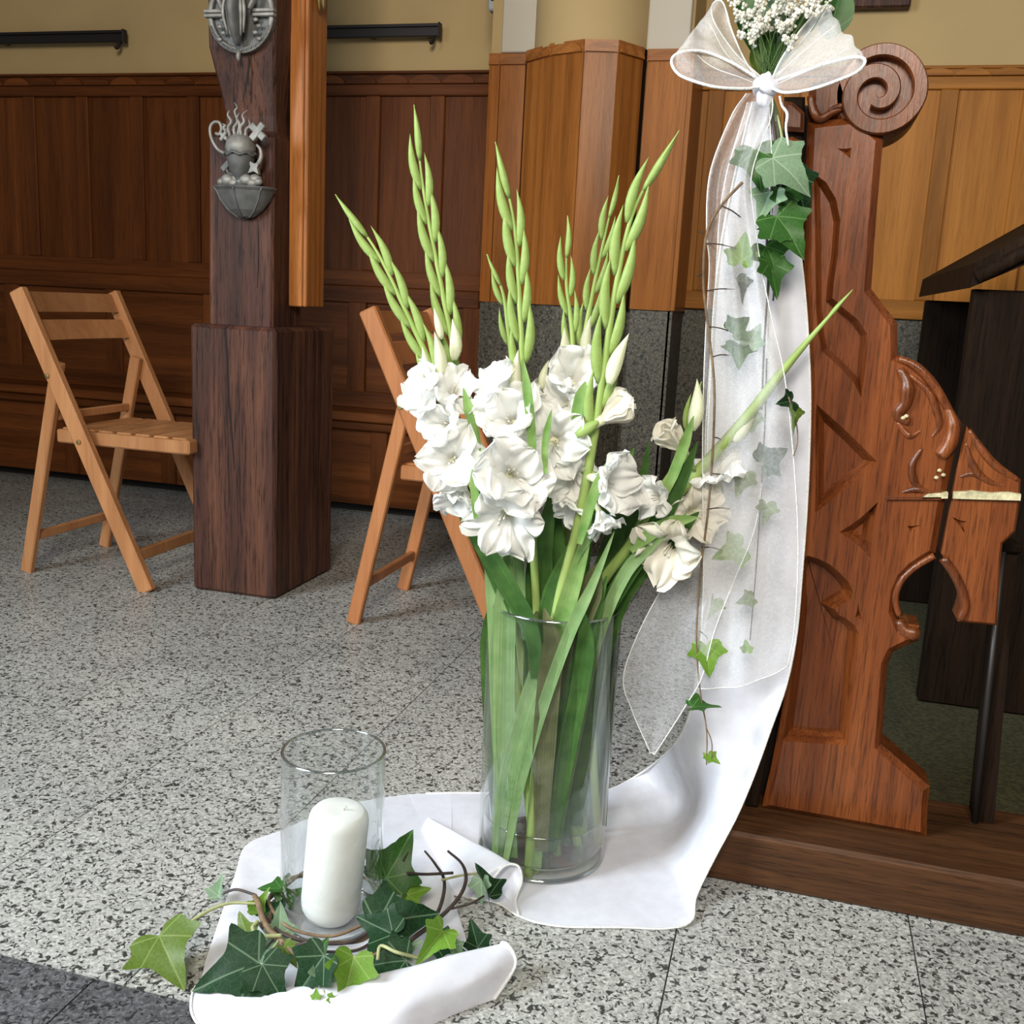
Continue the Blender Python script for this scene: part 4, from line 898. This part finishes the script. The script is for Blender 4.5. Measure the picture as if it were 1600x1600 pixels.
# ================================================================== WHITE RUNNER
run = thing('fabric_runner', tuple(G(1000, 1380)), 'white sheer fabric runner draped from the pew onto the floor under the vase', 'fabric')
def hr_(Lp, Rp, yl, yr, fold=0.0, ph=0.0):
    a = PY(*Lp, yl); b = PY(*Rp, yr); out = []
    for t_ in np.linspace(0, 1, 7):
        p = a+(b-a)*t_; p = p+np.array([0, -1, 0])*fold*math.sin(2*math.pi*(1.4*t_+ph))*math.sin(math.pi*t_); out.append(p)
    return out
def fr(pts): return cr([PY(x, y, v) if v > 1 else G(x, y, v) for x, y, v in pts], 7)
rows = [hr_((1176, 158), (1210, 158), 1.752, 1.757), hr_((1158, 230), (1224, 230), 1.765, 1.775, .006, .1), hr_((1136, 330), (1241, 330), 1.77, 1.785, .010, .2), hr_((1118, 450), (1257, 450), 1.772, 1.795, .014, .3),
        hr_((1110, 600), (1266, 600), 1.773, 1.80, .016, .35), hr_((1104, 750), (1263, 750), 1.775, 1.80, .016, .4), hr_((1100, 900), (1253, 900), 1.778, 1.797, .015, .45), hr_((1092, 1020), (1238, 1035), 1.785, 1.785, .010, .5),
        fr([(1080, 1105, 1.80), (1120, 1130, 1.80), (1160, 1145, 1.775), (1204, 1140, 1.745)]), fr([(1056, 1160, 1.87), (1095, 1195, 1.80), (1140, 1225, 1.735), (1174, 1222, 1.712)]),
        fr([(1010, 1202, .045), (1060, 1258, .02), (1108, 1292, 1.715), (1143, 1292, 1.69)]), fr([(950, 1235, .006), (1010, 1310, .004), (1065, 1370, .008), (1092, 1388, .030)]), fr([(900, 1240, .003), (960, 1330, .003), (1020, 1400, .003), (1074, 1446, .004)]),
        fr([(850, 1240, .003), (890, 1320, .003), (930, 1390, .003), (985, 1449, .003)]), fr([(760, 1239, .003), (785, 1310, .003), (815, 1380, .003), (842, 1444, .003)]), fr([(690, 1239, .003), (715, 1290, .003), (750, 1350, .003), (780, 1412, .003)]),
        fr([(640, 1241, .004), (655, 1280, .004), (675, 1330, .004), (702, 1398, .004)])]
A = loft(rows, 150, 46)
m_, n_ = A.shape[:2]
for i in range(m_):
    for j in range(n_):
        p = A[i, j]; q = p*np.array([9, 5, 5]); wv = math.sin(q[0]*2.1+q[2]*1.1)+.6*math.sin(q[1]*3.3-q[0]*1.7)+.4*math.sin(q[2]*4+q[0]*6)
        k = .0022 if p[2] > .05 else .0004
        A[i, j] = p+np.array([0, -1, .25])*wv*k; A[i, j][2] = max(A[i, j][2], .0025)
obj('draped_length', grid(A), M['satin'], run, True)
def hem(path, r=.0022, par=run, n=80): obj('hem', tube(cr(path, n), r, 6), M['hem'], par, True)
hem(A[::6, 0]); hem(A[20::6, -1], .002)
B = loft([fr([(705, 1240, .003), (706, 1290, .004), (704, 1340, .004), (706, 1396, .003)]), fr([(640, 1241, .003), (660, 1310, .006), (690, 1390, .006), (728, 1466, .003)]), fr([(560, 1253, .005), (590, 1340, .004), (650, 1440, .004), (735, 1505, .003)]),
          fr([(500, 1271, .012), (530, 1350, .004), (590, 1450, .004), (690, 1525, .004)]), fr([(440, 1297, .016), (470, 1370, .004), (510, 1460, .004), (560, 1540, .006)]), fr([(385, 1320, .018), (405, 1385, .005), (425, 1470, .005), (450, 1548, .008)]),
          fr([(366, 1370, .012), (375, 1420, .008), (380, 1490, .006), (385, 1556, .008)]), fr([(345, 1430, .008), (345, 1470, .008), (345, 1520, .008), (345, 1562, .01)]), fr([(320, 1505, .006), (316, 1525, .006), (312, 1545, .006), (305, 1566, .01)])], 70, 36)
obj('spread_end', grid(B), M['satin'], run, True)
C_ = loft([fr([(308, 1538, .004), (299, 1560, .02), (304, 1592, .016), (335, 1625, 0.002)]), fr([(352, 1548, .006), (350, 1552, .03), (355, 1590, .026), (372, 1632, .002)]), fr([(430, 1550, .006), (430, 1546, .034), (436, 1590, .028), (445, 1640, .002)]), fr([(500, 1545, .006), (500, 1538, .040), (508, 1585, .032), (520, 1645, .002)]),
           fr([(580, 1540, .006), (574, 1527, .046), (594, 1578, .038), (612, 1636, .002)]), fr([(640, 1532, .006), (638, 1511, .052), (664, 1556, .042), (682, 1598, .002)]), fr([(715, 1520, .006), (712, 1491, .055), (737, 1530, .044), (738, 1574, .002)]), fr([(775, 1512, .01), (785, 1473, .056), (806, 1504, .036), (772, 1562, .002)])], 80, 28)
for i in range(C_.shape[0]):
    for j in range(C_.shape[1]):
        C_[i, j] += np.array([0, -.4, .6])*.0022*math.sin(i*.33+j*.5)*math.sin(j/27*math.pi)
obj('front_fold', grid(C_), M['satin'], run, True); hem(C_[-1], .003); hem(C_[0][2:], .0022)
D_ = loft([fr([(655, 1302, .004), (662, 1288, .008), (669, 1277, .010), (680, 1285, .008), (700, 1300, .004)]), fr([(690, 1362, .004), (706, 1335, .022), (728, 1309, .034), (747, 1335, .022), (757, 1372, .004)]),
           fr([(716, 1398, .004), (746, 1368, .034), (772, 1334, .050), (795, 1360, .034), (794, 1405, .004)]), fr([(746, 1394, .003), (772, 1372, .03), (797, 1348, .056), (817, 1366, .040), (806, 1400, .012), (811, 1432, .003)])], 40, 30)
obj('curled_flap', grid(D_), M['satin'], run, True); hem(D_[-1], .0024)

# ================================================================== BOW
YB = 1.715
kn = PY(1196, 140, YB)
bow = thing('organza_bow', tuple(kn), 'white organza bow with long sheer tails tied at the top of the pew', 'bow')
def loop_(e1, e2, name):
    a = cr([PY(x, y, Y) for x, y, Y in e1], 60); b = cr([PY(x, y, Y) for x, y, Y in e2], 60)
    n = 22; A = np.array([[a[i]+(b[i]-a[i])*(j/(n-1)) for j in range(n)] for i in range(60)])
    for i in range(60):
        for j in range(n):
            t_ = i/59; w_ = math.sin(math.pi*t_); A[i, j] += np.array([.4, -1, .3])*w_*(.004*math.sin(j*1.1+i*.16)+.003*math.sin(j*.55-i*.3))
    o = obj(name, grid(A), M['organza_bow'], bow, True)
    obj('hem', tube(A[:, 0], .0024, 6), M['hem'], o, True); obj('hem', tube(A[:, -1], .0014, 6), M['hem'], o, True)
    for j in (7, 14): obj('crease', tube(A[2:26, j], [.0004, .0008, .0003], 5), M['hem'], o, True)
loop_([(1186, 136, 1.70), (1160, 139, 1.68), (1110, 137, 1.66), (1068, 119, 1.655), (1051, 94, 1.66), (1062, 83, 1.68), (1100, 81, 1.70), (1140, 97, 1.71), (1184, 122, 1.72)],
      [(1190, 128, 1.735), (1165, 95, 1.76), (1142, 48, 1.77), (1132, 10, 1.775), (1122, 2, 1.78), (1112, 12, 1.80), (1122, 40, 1.80), (1150, 85, 1.79), (1188, 120, 1.75)], 'bow_loop')
loop_([(1206, 138, 1.70), (1230, 145, 1.68), (1275, 139, 1.66), (1335, 114, 1.65), (1355, 93, 1.66), (1335, 90, 1.68), (1290, 100, 1.70), (1245, 116, 1.71), (1206, 128, 1.72)],
      [(1204, 128, 1.735), (1222, 90, 1.755), (1250, 48, 1.765), (1284, 12, 1.77), (1292, 14, 1.78), (1280, 30, 1.79), (1255, 62, 1.79), (1225, 105, 1.78), (1206, 122, 1.75)], 'bow_loop')
V, F = ball(kn, 1, 4, (.015, .012, .026))
V = [kn+(v-kn)*(1+.05*math.sin((v[0]-kn[0])*500)+.03*math.sin((v[2]-kn[2])*220)) for v in V]
obj('knot', (V, F), M['satin'], bow, True)
obj('knot_band', tube([kn+np.array([.016*math.cos(a), .016*math.sin(a), .004*math.sin(2*a)+.003]) for a in np.linspace(0, 2*math.pi, 24)], .0045, 8, flat=2.2), M['satin'], bow, True)
def tail(rows_, name, amp, pleats, hems=True):
    A = loft([[PY(l[0]+(r[0]-l[0])*t_, l[1]+(r[1]-l[1])*t_+(sag*math.sin(math.pi*t_)), Y) for t_ in np.linspace(0, 1, 5)] for l, r, Y, sag in rows_], 110, 40)
    for i in range(110):
        for j in range(40):
            t_ = j/39; s = i/109
            A[i, j] += np.array([0, -1, 0])*amp*(.35+.65*math.sin(math.pi*min(1, s*1.3)))*math.sin(2*math.pi*pleats*t_+1.5*s+.8*math.sin(5*s))+np.array([1, 0, 0])*.002*math.sin(9*s+6*t_)
    o = obj(name, grid(A), M['organza'], bow, True)
    if hems:
        for P in (A[:, 0], A[:, -1], A[-1, :]): obj('hem', tube(P, .0010, 5), M['hem'], o, True)
    return A
tail([((1166, 146), (1208, 150), 1.715, 0), ((1140, 185), (1203, 185), 1.712, 0), ((1108, 272), (1172, 275), 1.708, 0), ((1104, 362), (1180, 362), 1.705, 0), ((1110, 415), (1190, 420), 1.705, 0), ((1106, 507), (1208, 500), 1.703, 0), ((1101, 620), (1228, 590), 1.70, 0),
      ((1098, 740), (1240, 710), 1.70, 0), ((1098, 860), (1246, 850), 1.70, 0), ((1096, 960), (1240, 975), 1.70, 4), ((1090, 1075), (1230, 1040), 1.70, 14)], 'front_tail', .011, 2.4)
tail([((1168, 160), (1202, 160), 1.735, 0), ((1128, 300), (1206, 290), 1.738, 0), ((1116, 450), (1200, 450), 1.74, 0), ((1104, 650), (1196, 650), 1.738, 0), ((1096, 800), (1184, 810), 1.73, 0), ((1050, 893), (1150, 905), 1.71, 0), ((1000, 985), (1118, 985), 1.69, 0), ((973, 1058), (1096, 1058), 1.68, 0),
      ((986, 1110), (1068, 1105), 1.68, 0), ((1016, 1176), (1022, 1178), 1.68, 0)], 'rear_tail', .006, 1.3)
obj('tie_cord', tube(cr([PY(x, y, 1.71) for x, y in ((1218, 150), (1222, 165), (1230, 178), (1228, 200), (1232, 228))], 20), [.0018, .0026, .0016], 6), M['hem'], bow, True)

# ================================================================== IVY
HALF = [(0, 0), (.13, -.12), (.27, -.15), (.40, -.08), (.42, .06), (.58, .22), (.40, .31), (.28, .38), (.21, .50), (.11, .72), (0, .90)]
def ivy_mesh(name, mat, fold, bend, wav, seed, slim=1.0):
    rnd = random.Random(seed); out = cr([(x*slim, y) for x, y in HALF], 33)
    O = [(-x*(1+rnd.uniform(-.05, .05)), y+rnd.uniform(-.012, .012)) for x, y in out[1:-1][::-1]]
    ring = [tuple(p) for p in out]+O; c_ = np.array([0, .16]); V, uv, F = [(0, .16, 0)], [(0, .16)], []
    n = len(ring); K = 6
    for k in range(1, K+1):
        for x, y in ring:
            p = c_+(np.array((x, y))-c_)*k/K; V.append((p[0], p[1], 0)); uv.append((p[0], p[1]))
    F = [(0, 1+i, 1+(i+1) % n) for i in range(n)]+[(1+(k-1)*n+i, 1+k*n+i, 1+k*n+(i+1) % n, 1+(k-1)*n+(i+1) % n) for k in range(1, K) for i in range(n)]
    W = []
    for x, y, z in V:
        W.append((x, y, fold*abs(x)-bend*(y-.2)**2+wav*math.sin(9*x+5*y+seed)*(x*x+y*y)))
    me = mesh(name, W, F, True, uv); me.materials.append(M[mat]); return me
IV = {}
for mt in ('ivy_dark', 'ivy_mid', 'ivy_light', 'ivy_olive', 'ivy_pale'):
    IV[mt] = [ivy_mesh('leaf', mt, .12, .18, .10, 1), ivy_mesh('leaf', mt, .30, .25, .12, 4, .85), ivy_mesh('leaf', mt, .8, .35, .1, 9, .75)]
def ivy_leaf(root, c_, size, ang, nrm, mat, var=0):
    """c_ world centre; ang = screen angle the tip points to; nrm = (right, up, toward viewer) in screen terms"""
    n_ = Vector(screen(*nrm)).normalized(); t_ = Vector(screen(math.cos(math.radians(ang)), math.sin(math.radians(ang)), 0)); t_ = (t_-n_*t_.dot(n_)).normalized(); x_ = t_.cross(n_)
    R_ = Matrix(((x_[0], t_[0], n_[0]), (x_[1], t_[1], n_[1]), (x_[2], t_[2], n_[2]))).to_4x4()
    b = Vector(c_)-t_*size*.35
    inst('leaf', IV[mat][var], Matrix.Translation(b) @ R_ @ Matrix.Scale(size, 4), root); return np.array(b)
gar = thing('ivy_garland', tuple(G(520, 1500)), 'ivy garland with dark and light leaves around the candle glass', 'ivy')
lv = [  # px, py, z, size px, tip angle, normal, material, variant
    (262, 1492, .035, 118, -62, (-.1, .75, .65), 'ivy_olive', 0), (362, 1520, .05, 128, 205, (.0, .6, .8), 'ivy_dark', 0), (424, 1532, .05, 86, -60, (.1, .5, .85), 'ivy_dark', 0),
    (486, 1522, .055, 100, -120, (-.35, .4, .85), 'ivy_dark', 1), (510, 1530, .045, 70, -100, (.4, .5, .7), 'ivy_pale', 1), (545, 1528, .055, 92, -105, (.2, .35, .9), 'ivy_light', 1), (676, 1474, .05, 78, -130, (.3, .55, .7), 'ivy_light', 2),
    (628, 1436, .06, 120, 20, (.1, .65, .75), 'ivy_dark', 0), (590, 1448, .055, 86, 150, (-.2, .6, .75), 'ivy_dark', 1), (620, 1342, .09, 96, 62, (.05, .3, .95), 'ivy_mid', 0), (652, 1394, .04, 46, 20, (.2, .5, .8), 'ivy_light', 1), (636, 1388, .03, 40, 140, (0, .5, .8), 'ivy_light', 0),
    (757, 1380, .05, 66, 105, (.8, .25, .5), 'ivy_dark', 2), (752, 1390, .04, 46, -80, (-.4, .3, .8), 'ivy_pale', 1), (742, 1462, .03, 54, 100, (.3, .3, .8), 'ivy_dark', 1), (606, 1504, .03, 84, 190, (.1, .6, .75), 'ivy_dark', 0), (700, 1480, .03, 62, -20, (.1, .7, .6), 'ivy_dark', 1),
    (382, 1450, .035, 58, 120, (-.2, .5, .8), 'ivy_olive', 1), (410, 1410, .045, 48, 75, (-.3, .3, .9), 'ivy_light', 2), (424, 1388, .05, 46, 178, (0, .95, .3), 'ivy_mid', 1), (437, 1442, .04, 62, 80, (.5, .3, .8), 'ivy_pale', 1), (344, 1385, .03, 44, 100, (-.4, .4, .8), 'ivy_pale', 2),
    (420, 1484, .03, 50, 20, (.2, .5, .8), 'ivy_pale', 1), (452, 1492, .03, 46, -60, (.2, .5, .8), 'ivy_olive', 2), (498, 1490, .045, 56, 60, (.1, .3, .9), 'ivy_mid', 1), (494, 1553, .045, 18, 90, (0, .4, .9), 'ivy_light', 0), (520, 1560, .04, 20, -10, (0, .5, .8), 'ivy_light', 2),
    (640, 1480, .03, 44, 30, (.1, .5, .8), 'ivy_pale', 1), (428, 1420, .02, 60, 60, (0, .8, .5), 'ivy_dark', 1), (455, 1400, .03, 50, 40, (0, .6, .7), 'ivy_mid', 1), (716, 1486, .03, 34, -50, (.2, .5, .8), 'ivy_pale', 2), (585, 1360, .03, 60, 100, (.5, .2, .7), 'ivy_pale', 2)]
bases = []
for px, py, z, s, a, n_, mt, vr in lv:
    c_ = G(px, py, z); bases.append(ivy_leaf(gar, c_, s*.95/pxm(c_), a, n_, mt, vr))
def ring(r, z, ph, a0, a1, wob, nm, mat, rad):
    P = [(CC[0]+(r+wob*math.sin(5*a+ph))*math.cos(a), CC[1]+(r+wob*math.cos(4*a+ph))*math.sin(a), z+.006*math.sin(3*a+ph)) for a in np.linspace(a0, a1, 60)]
    obj(nm, tube(P, rad, 7), M[mat], gar, True)
ring(.100, .022, 0, -3.0, 3.0, .006, 'vine', 'twig', .0034); ring(.108, .030, 1.4, -3.6, .6, .007, 'vine', 'twig_dark', .0028); ring(.096, .036, 2.5, 2.2, 5.9, .005, 'vine', 'twig', .0026); ring(.115, .018, .7, -2.4, -.2, .008, 'vine', 'twig_dark', .0024)
def vine(pts, mat, r, par=gar): obj('vine', tube(cr([G(x, y, z) for x, y, z in pts], 30), r, 6), M[mat], par, True)
vine([(398, 1400, .05), (404, 1412, .05), (412, 1440, .045), (430, 1462, .04), (462, 1490, .035), (490, 1510, .03)], 'twig', [.0045, .005, .004])
vine([(402, 1412, .05), (355, 1412, .055), (310, 1432, .05), (275, 1460, .04), (255, 1476, .035)], 'twig_green', [.0022, .003]); vine([(398, 1398, .05), (370, 1390, .05), (350, 1395, .04)], 'twig_dark', .0022)
vine([(440, 1462, .045), (405, 1462, .05), (395, 1450, .05), (402, 1440, .048)], 'twig_green', .0032); vine([(435, 1470, .045), (422, 1490, .045), (416, 1512, .045)], 'twig_green', .0024); vine([(425, 1470, .04), (400, 1500, .05), (378, 1515, .05)], 'twig_dark', .002)
vine([(600, 1500, .03), (640, 1470, .04), (680, 1440, .04), (715, 1405, .05), (728, 1375, .055), (722, 1350, .06), (700, 1330, .06)], 'twig_dark', [.004, .0035, .0022]); vine([(672, 1450, .04), (690, 1410, .045), (694, 1375, .05), (680, 1350, .06), (664, 1330, .06)], 'twig_dark', [.0035, .002])
vine([(636, 1364, .08), (665, 1366, .07), (708, 1364, .065)], 'twig_dark', .0024); vine([(690, 1375, .055), (720, 1368, .055), (750, 1364, .05)], 'twig_green', .002); vine([(705, 1420, .035), (735, 1412, .04), (756, 1400, .04)], 'twig_dark', .0018)
vine([(655, 1497, .035), (620, 1488, .05), (595, 1478, .05), (590, 1500, .04)], 'twig_green', .0028); vine([(505, 1548, .04), (515, 1565, .035), (535, 1572, .03)], 'twig_green', .0018); vine([(634, 1310, .10), (640, 1325, .10), (630, 1345, .09)], 'twig_dark', .0014)
vine([(520, 1505, .02), (560, 1500, .03), (610, 1480, .035), (655, 1445, .045)], 'twig', .0034); vine([(462, 1478, .045), (480, 1472, .055), (492, 1468, .06)], 'twig_dark', .0026); vine([(680, 1470, .04), (700, 1474, .04), (725, 1472, .035)], 'twig_green', .0018)

# hanging ivy beside the ribbon
iv = thing('hanging_ivy', tuple(PY(1205, 300, 1.74)), 'dark ivy cluster hanging from the bow beside the pew end', 'ivy', 'ivy trails hanging from the bow')
for px, py, Y, s, a, n_, mt, vr in [(1184, 258, 1.728, 84, -82, (-.2, .2, 1), 'ivy_mid', 0), (1233, 268, 1.70, 104, -40, (.15, .15, 1), 'ivy_pale', 0), (1196, 318, 1.72, 70, -110, (-.2, .3, .9), 'ivy_pale', 1), (1226, 320, 1.73, 64, -85, (.2, .1, 1), 'ivy_mid', 1), (1248, 300, 1.76, 90, -60, (.3, .1, .9), 'ivy_dark', 0),
                                    (1232, 362, 1.71, 98, -60, (0, .25, 1), 'ivy_mid', 0), (1212, 360, 1.715, 60, 170, (-.1, .3, 1), 'ivy_mid', 1), (1206, 405, 1.725, 70, -70, (.2, .2, 1), 'ivy_mid', 0), (1208, 432, 1.72, 74, -80, (.3, .1, 1), 'ivy_mid', 1)]:
    c_ = PY(px, py, Y); ivy_leaf(iv, c_, s*.92/pxm(c_), a, n_, mt, vr)
def vin2(pts, mat, r, par): obj('vine', tube(cr([PY(x, y, Y) for x, y, Y in pts], 40), r, 6), M[mat], par, True)
vin2([(1205, 175, 1.735), (1212, 230, 1.735), (1205, 300, 1.735), (1198, 380, 1.735), (1200, 440, 1.735), (1194, 540, 1.735), (1190, 640, 1.735)], 'twig_dark', [.0026, .0016], iv); vin2([(1215, 180, 1.735), (1225, 230, 1.725), (1232, 255, 1.715)], 'twig_green', .002, iv)
vin2([(1212, 190, 1.735), (1220, 300, 1.74), (1215, 380, 1.74), (1208, 470, 1.74)], 'twig_dark', .0016, iv)
i2 = thing('hanging_ivy', tuple(PY(1105, 1150, 1.70)), 'long thin ivy trail down the left edge of the ribbon', 'ivy', 'ivy trails hanging from the bow')
vin2([(1160, 285, 1.70), (1128, 320, 1.692), (1104, 365, 1.69), (1099, 440, 1.69), (1106, 510, 1.69), (1116, 600, 1.69), (1114, 700, 1.69), (1106, 800, 1.69), (1094, 900, 1.685), (1088, 1000, 1.68), (1094, 1080, 1.68), (1104, 1140, 1.68), (1104, 1195, 1.68)], 'twig', [.0026, .0022, .0018, .001], i2)
vin2([(1104, 1138, 1.68), (1112, 1160, 1.68), (1112, 1185, 1.68)], 'twig', .001, i2)
for px, py, Y, s, a, n_, mt, vr in [(1160, 390, 1.722, 62, 80, (-.2, .1, 1), 'ivy_light', 1), (1156, 452, 1.722, 50, -70, (.6, .2, .8), 'ivy_dark', 2), (1156, 508, 1.722, 48, 40, (.1, .1, 1), 'ivy_mid', 0), (1155, 552, 1.722, 56, -95, (0, .5, .8), 'ivy_mid', 0),
                                    (1158, 755, 1.722, 52, -110, (0, .1, 1), 'ivy_olive', 1), (1141, 862, 1.722, 60, 200, (0, .2, 1), 'ivy_light', 0), (1112, 950, 1.72, 44, -120, (.5, .2, .8), 'ivy_light', 2), (1106, 1028, 1.682, 62, -85, (0, .2, 1), 'ivy_light', 0), (1100, 1104, 1.672, 58, 5, (0, .9, .35), 'ivy_mid', 1), (1115, 1186, 1.68, 26, -40, (0, .4, .9), 'ivy_light', 1), (1102, 1180, 1.68, 14, 120, (0, .4, .9), 'ivy_light', 1)]:
    c_ = PY(px, py, Y); ivy_leaf(i2, c_, s*.92/pxm(c_), a, n_, mt, vr)
for x0_, y0_, x1_, y1_ in ((1128, 322, 1158, 340), (1101, 380, 1150, 388), (1100, 455, 1148, 452), (1106, 510, 1146, 520), (1112, 558, 1140, 555), (1114, 683, 1130, 690), (1112, 740, 1150, 748), (1104, 796, 1140, 795), (1096, 855, 1128, 860), (1090, 985, 1106, 998), (1098, 365, 1092, 362), (1100, 430, 1090, 432)):
    vin2([(x0_, y0_, 1.69), ((x0_+x1_)/2, (y0_+y1_)/2-2, 1.70), (x1_, y1_, 1.715)], 'twig_dark', .0011, i2)
i3 = thing('hanging_ivy', tuple(PY(1190, 900, 1.735)), 'sparse ivy trail seen through the middle of the organza tail', 'ivy', 'ivy trails hanging from the bow')
vin2([(1198, 560, 1.735), (1196, 640, 1.735), (1190, 760, 1.735), (1182, 880, 1.735), (1172, 1000, 1.73)], 'twig_dark', [.0015, .001], i3)
for px, py, Y, s, a, n_, mt, vr in [(1178, 525, 1.73, 50, 60, (0, .2, 1), 'ivy_pale', 1), (1228, 628, 1.69, 44, 200, (.4, .3, .8), 'ivy_dark', 1), (1208, 714, 1.725, 60, 30, (0, .1, 1), 'ivy_dark', 0), (1196, 802, 1.73, 46, -100, (.2, .1, 1), 'ivy_olive', 1), (1165, 938, 1.725, 36, -160, (0, .4, .8), 'ivy_olive', 1), (1166, 1010, 1.725, 26, 90, (0, .4, .8), 'ivy_light', 1), (1238, 655, 1.69, 50, -75, (.75, .2, .6), 'ivy_olive', 2), (1176, 660, 1.73, 40, -100, (0, .3, .9), 'ivy_pale', 1)]:
    c_ = PY(px, py, Y); ivy_leaf(i3, c_, s*.92/pxm(c_), a, n_, mt, vr)
vin2([(1232, 620, 1.69), (1244, 660, 1.69), (1246, 690, 1.69), (1240, 712, 1.69)], 'twig', .0012, i3)

# ================================================================== BOUQUET
bq = thing('bouquet', tuple(PY(1200, 150, 1.765)), 'bouquet of tiny white blossoms and green leaves tucked behind the bow', 'bouquet')
bmv, bmf = merge(*[ball((.55*math.cos(a)*s, .55*math.sin(a)*s, z), .52, 1, (1, 1, .8)) for a, s, z in ((0, 1, 0), (2.1, 1, .1), (4.2, 1, 0), (1, .2, .4))])
BL = mesh('blossom', bmv, bmf, True); BL.materials.append(M['blossom'])
rb = random.Random(3); knot_p = PY(1200, 128, 1.775)
spots = []
for cx0, cy0, sx, sy, k in ((1168, 28, 18, 16, 26), (1192, 44, 18, 14, 26), (1205, 15, 28, 16, 36), (1245, 12, 30, 16, 36), (1228, 40, 18, 14, 20), (1280, 8, 22, 16, 22), (1150, -8, 20, 14, 14), (1200, -20, 40, 14, 26), (1265, -24, 30, 14, 18), (1178, 62, 8, 10, 7), (1232, 64, 12, 8, 8), (1160, 56, 6, 6, 4)):
    for _ in range(k):
        spots.append((cx0+rb.gauss(0, sx*.55), cy0+rb.gauss(0, sy*.55), 1.76+rb.uniform(-.03, .05)))
for x, y, Y in spots:
    p = PY(x, y, Y); s = rb.uniform(.0046, .0072)
    inst('blossom', BL, Matrix.Translation(p) @ frame((rb.uniform(-1, 1), -1, rb.uniform(-.2, 1))) @ Matrix.Scale(s, 4), bq)
for k in range(30):
    x, y, Y = spots[(k*5) % len(spots)]; p = PY(x, y, Y); q = (p+knot_p)/2+np.array([rb.uniform(-.01, .01), 0, rb.uniform(-.005, .01)])
    obj('stalk', tube(cr([knot_p+np.array([rb.uniform(-.012, .012), rb.uniform(-.01, .01), 0]), q, p], 10), [.0009, .0005], 4), M['stalk'], bq, True)
def bleaf(pts, w_, mat, Y):
    P = cr([PY(x, y, Y) for x, y in pts], 18); V, uv = [], []
    T_ = np.gradient(P, axis=0)
    for i in range(18):
        u = i/17; s = np.cross(T_[i], -_F); s /= np.linalg.norm(s); wd = w_*math.sin(math.pi*min(.99, .06+.94*u))**.8
        for v in (-1, -.5, 0, .5, 1): V.append(P[i]+s*wd*v+(-_F)*.25*wd*abs(v)); uv.append((v*.6, u))
    obj('leaf', (V, [(i*5+j, i*5+j+1, i*5+6+j, i*5+5+j) for i in range(17) for j in range(4)]), M[mat], bq, True, uv=uv)
for pts, w_, mat, Y in (([(1290, 60), (1305, 20), (1318, -30)], .028, 'ivy_mid', 1.80), ([(1195, 110), (1188, 70), (1180, 25)], .014, 'ivy_mid', 1.80), ([(1203, 120), (1210, 75), (1205, 30)], .016, 'ivy_mid', 1.805), ([(1200, 115), (1225, 65), (1240, 10)], .018, 'ivy_dark', 1.81), ([(1215, 45), (1212, 15), (1218, -20)], .018, 'ivy_pale', 1.80),
                        ([(1178, 80), (1165, 20), (1155, -30)], .020, 'ivy_mid', 1.82), ([(1205, 70), (1260, 35), (1300, 5)], .016, 'ivy_mid', 1.82), ([(1190, 115), (1180, 95), (1178, 70)], .010, 'ivy_olive', 1.79)): bleaf(pts, w_, mat, Y)
for x0_, x1_, y1_ in ((1202, 1205, 210), (1206, 1212, 225), (1210, 1218, 220), (1204, 1200, 200), (1208, 1224, 212)):
    obj('stalk', tube(cr([PY(1203, 140, 1.76), PY((x0_+x1_)/2, 180, 1.755), PY(x1_, y1_, 1.75)], 10), .0015, 5), M['stalk'], bq, True)
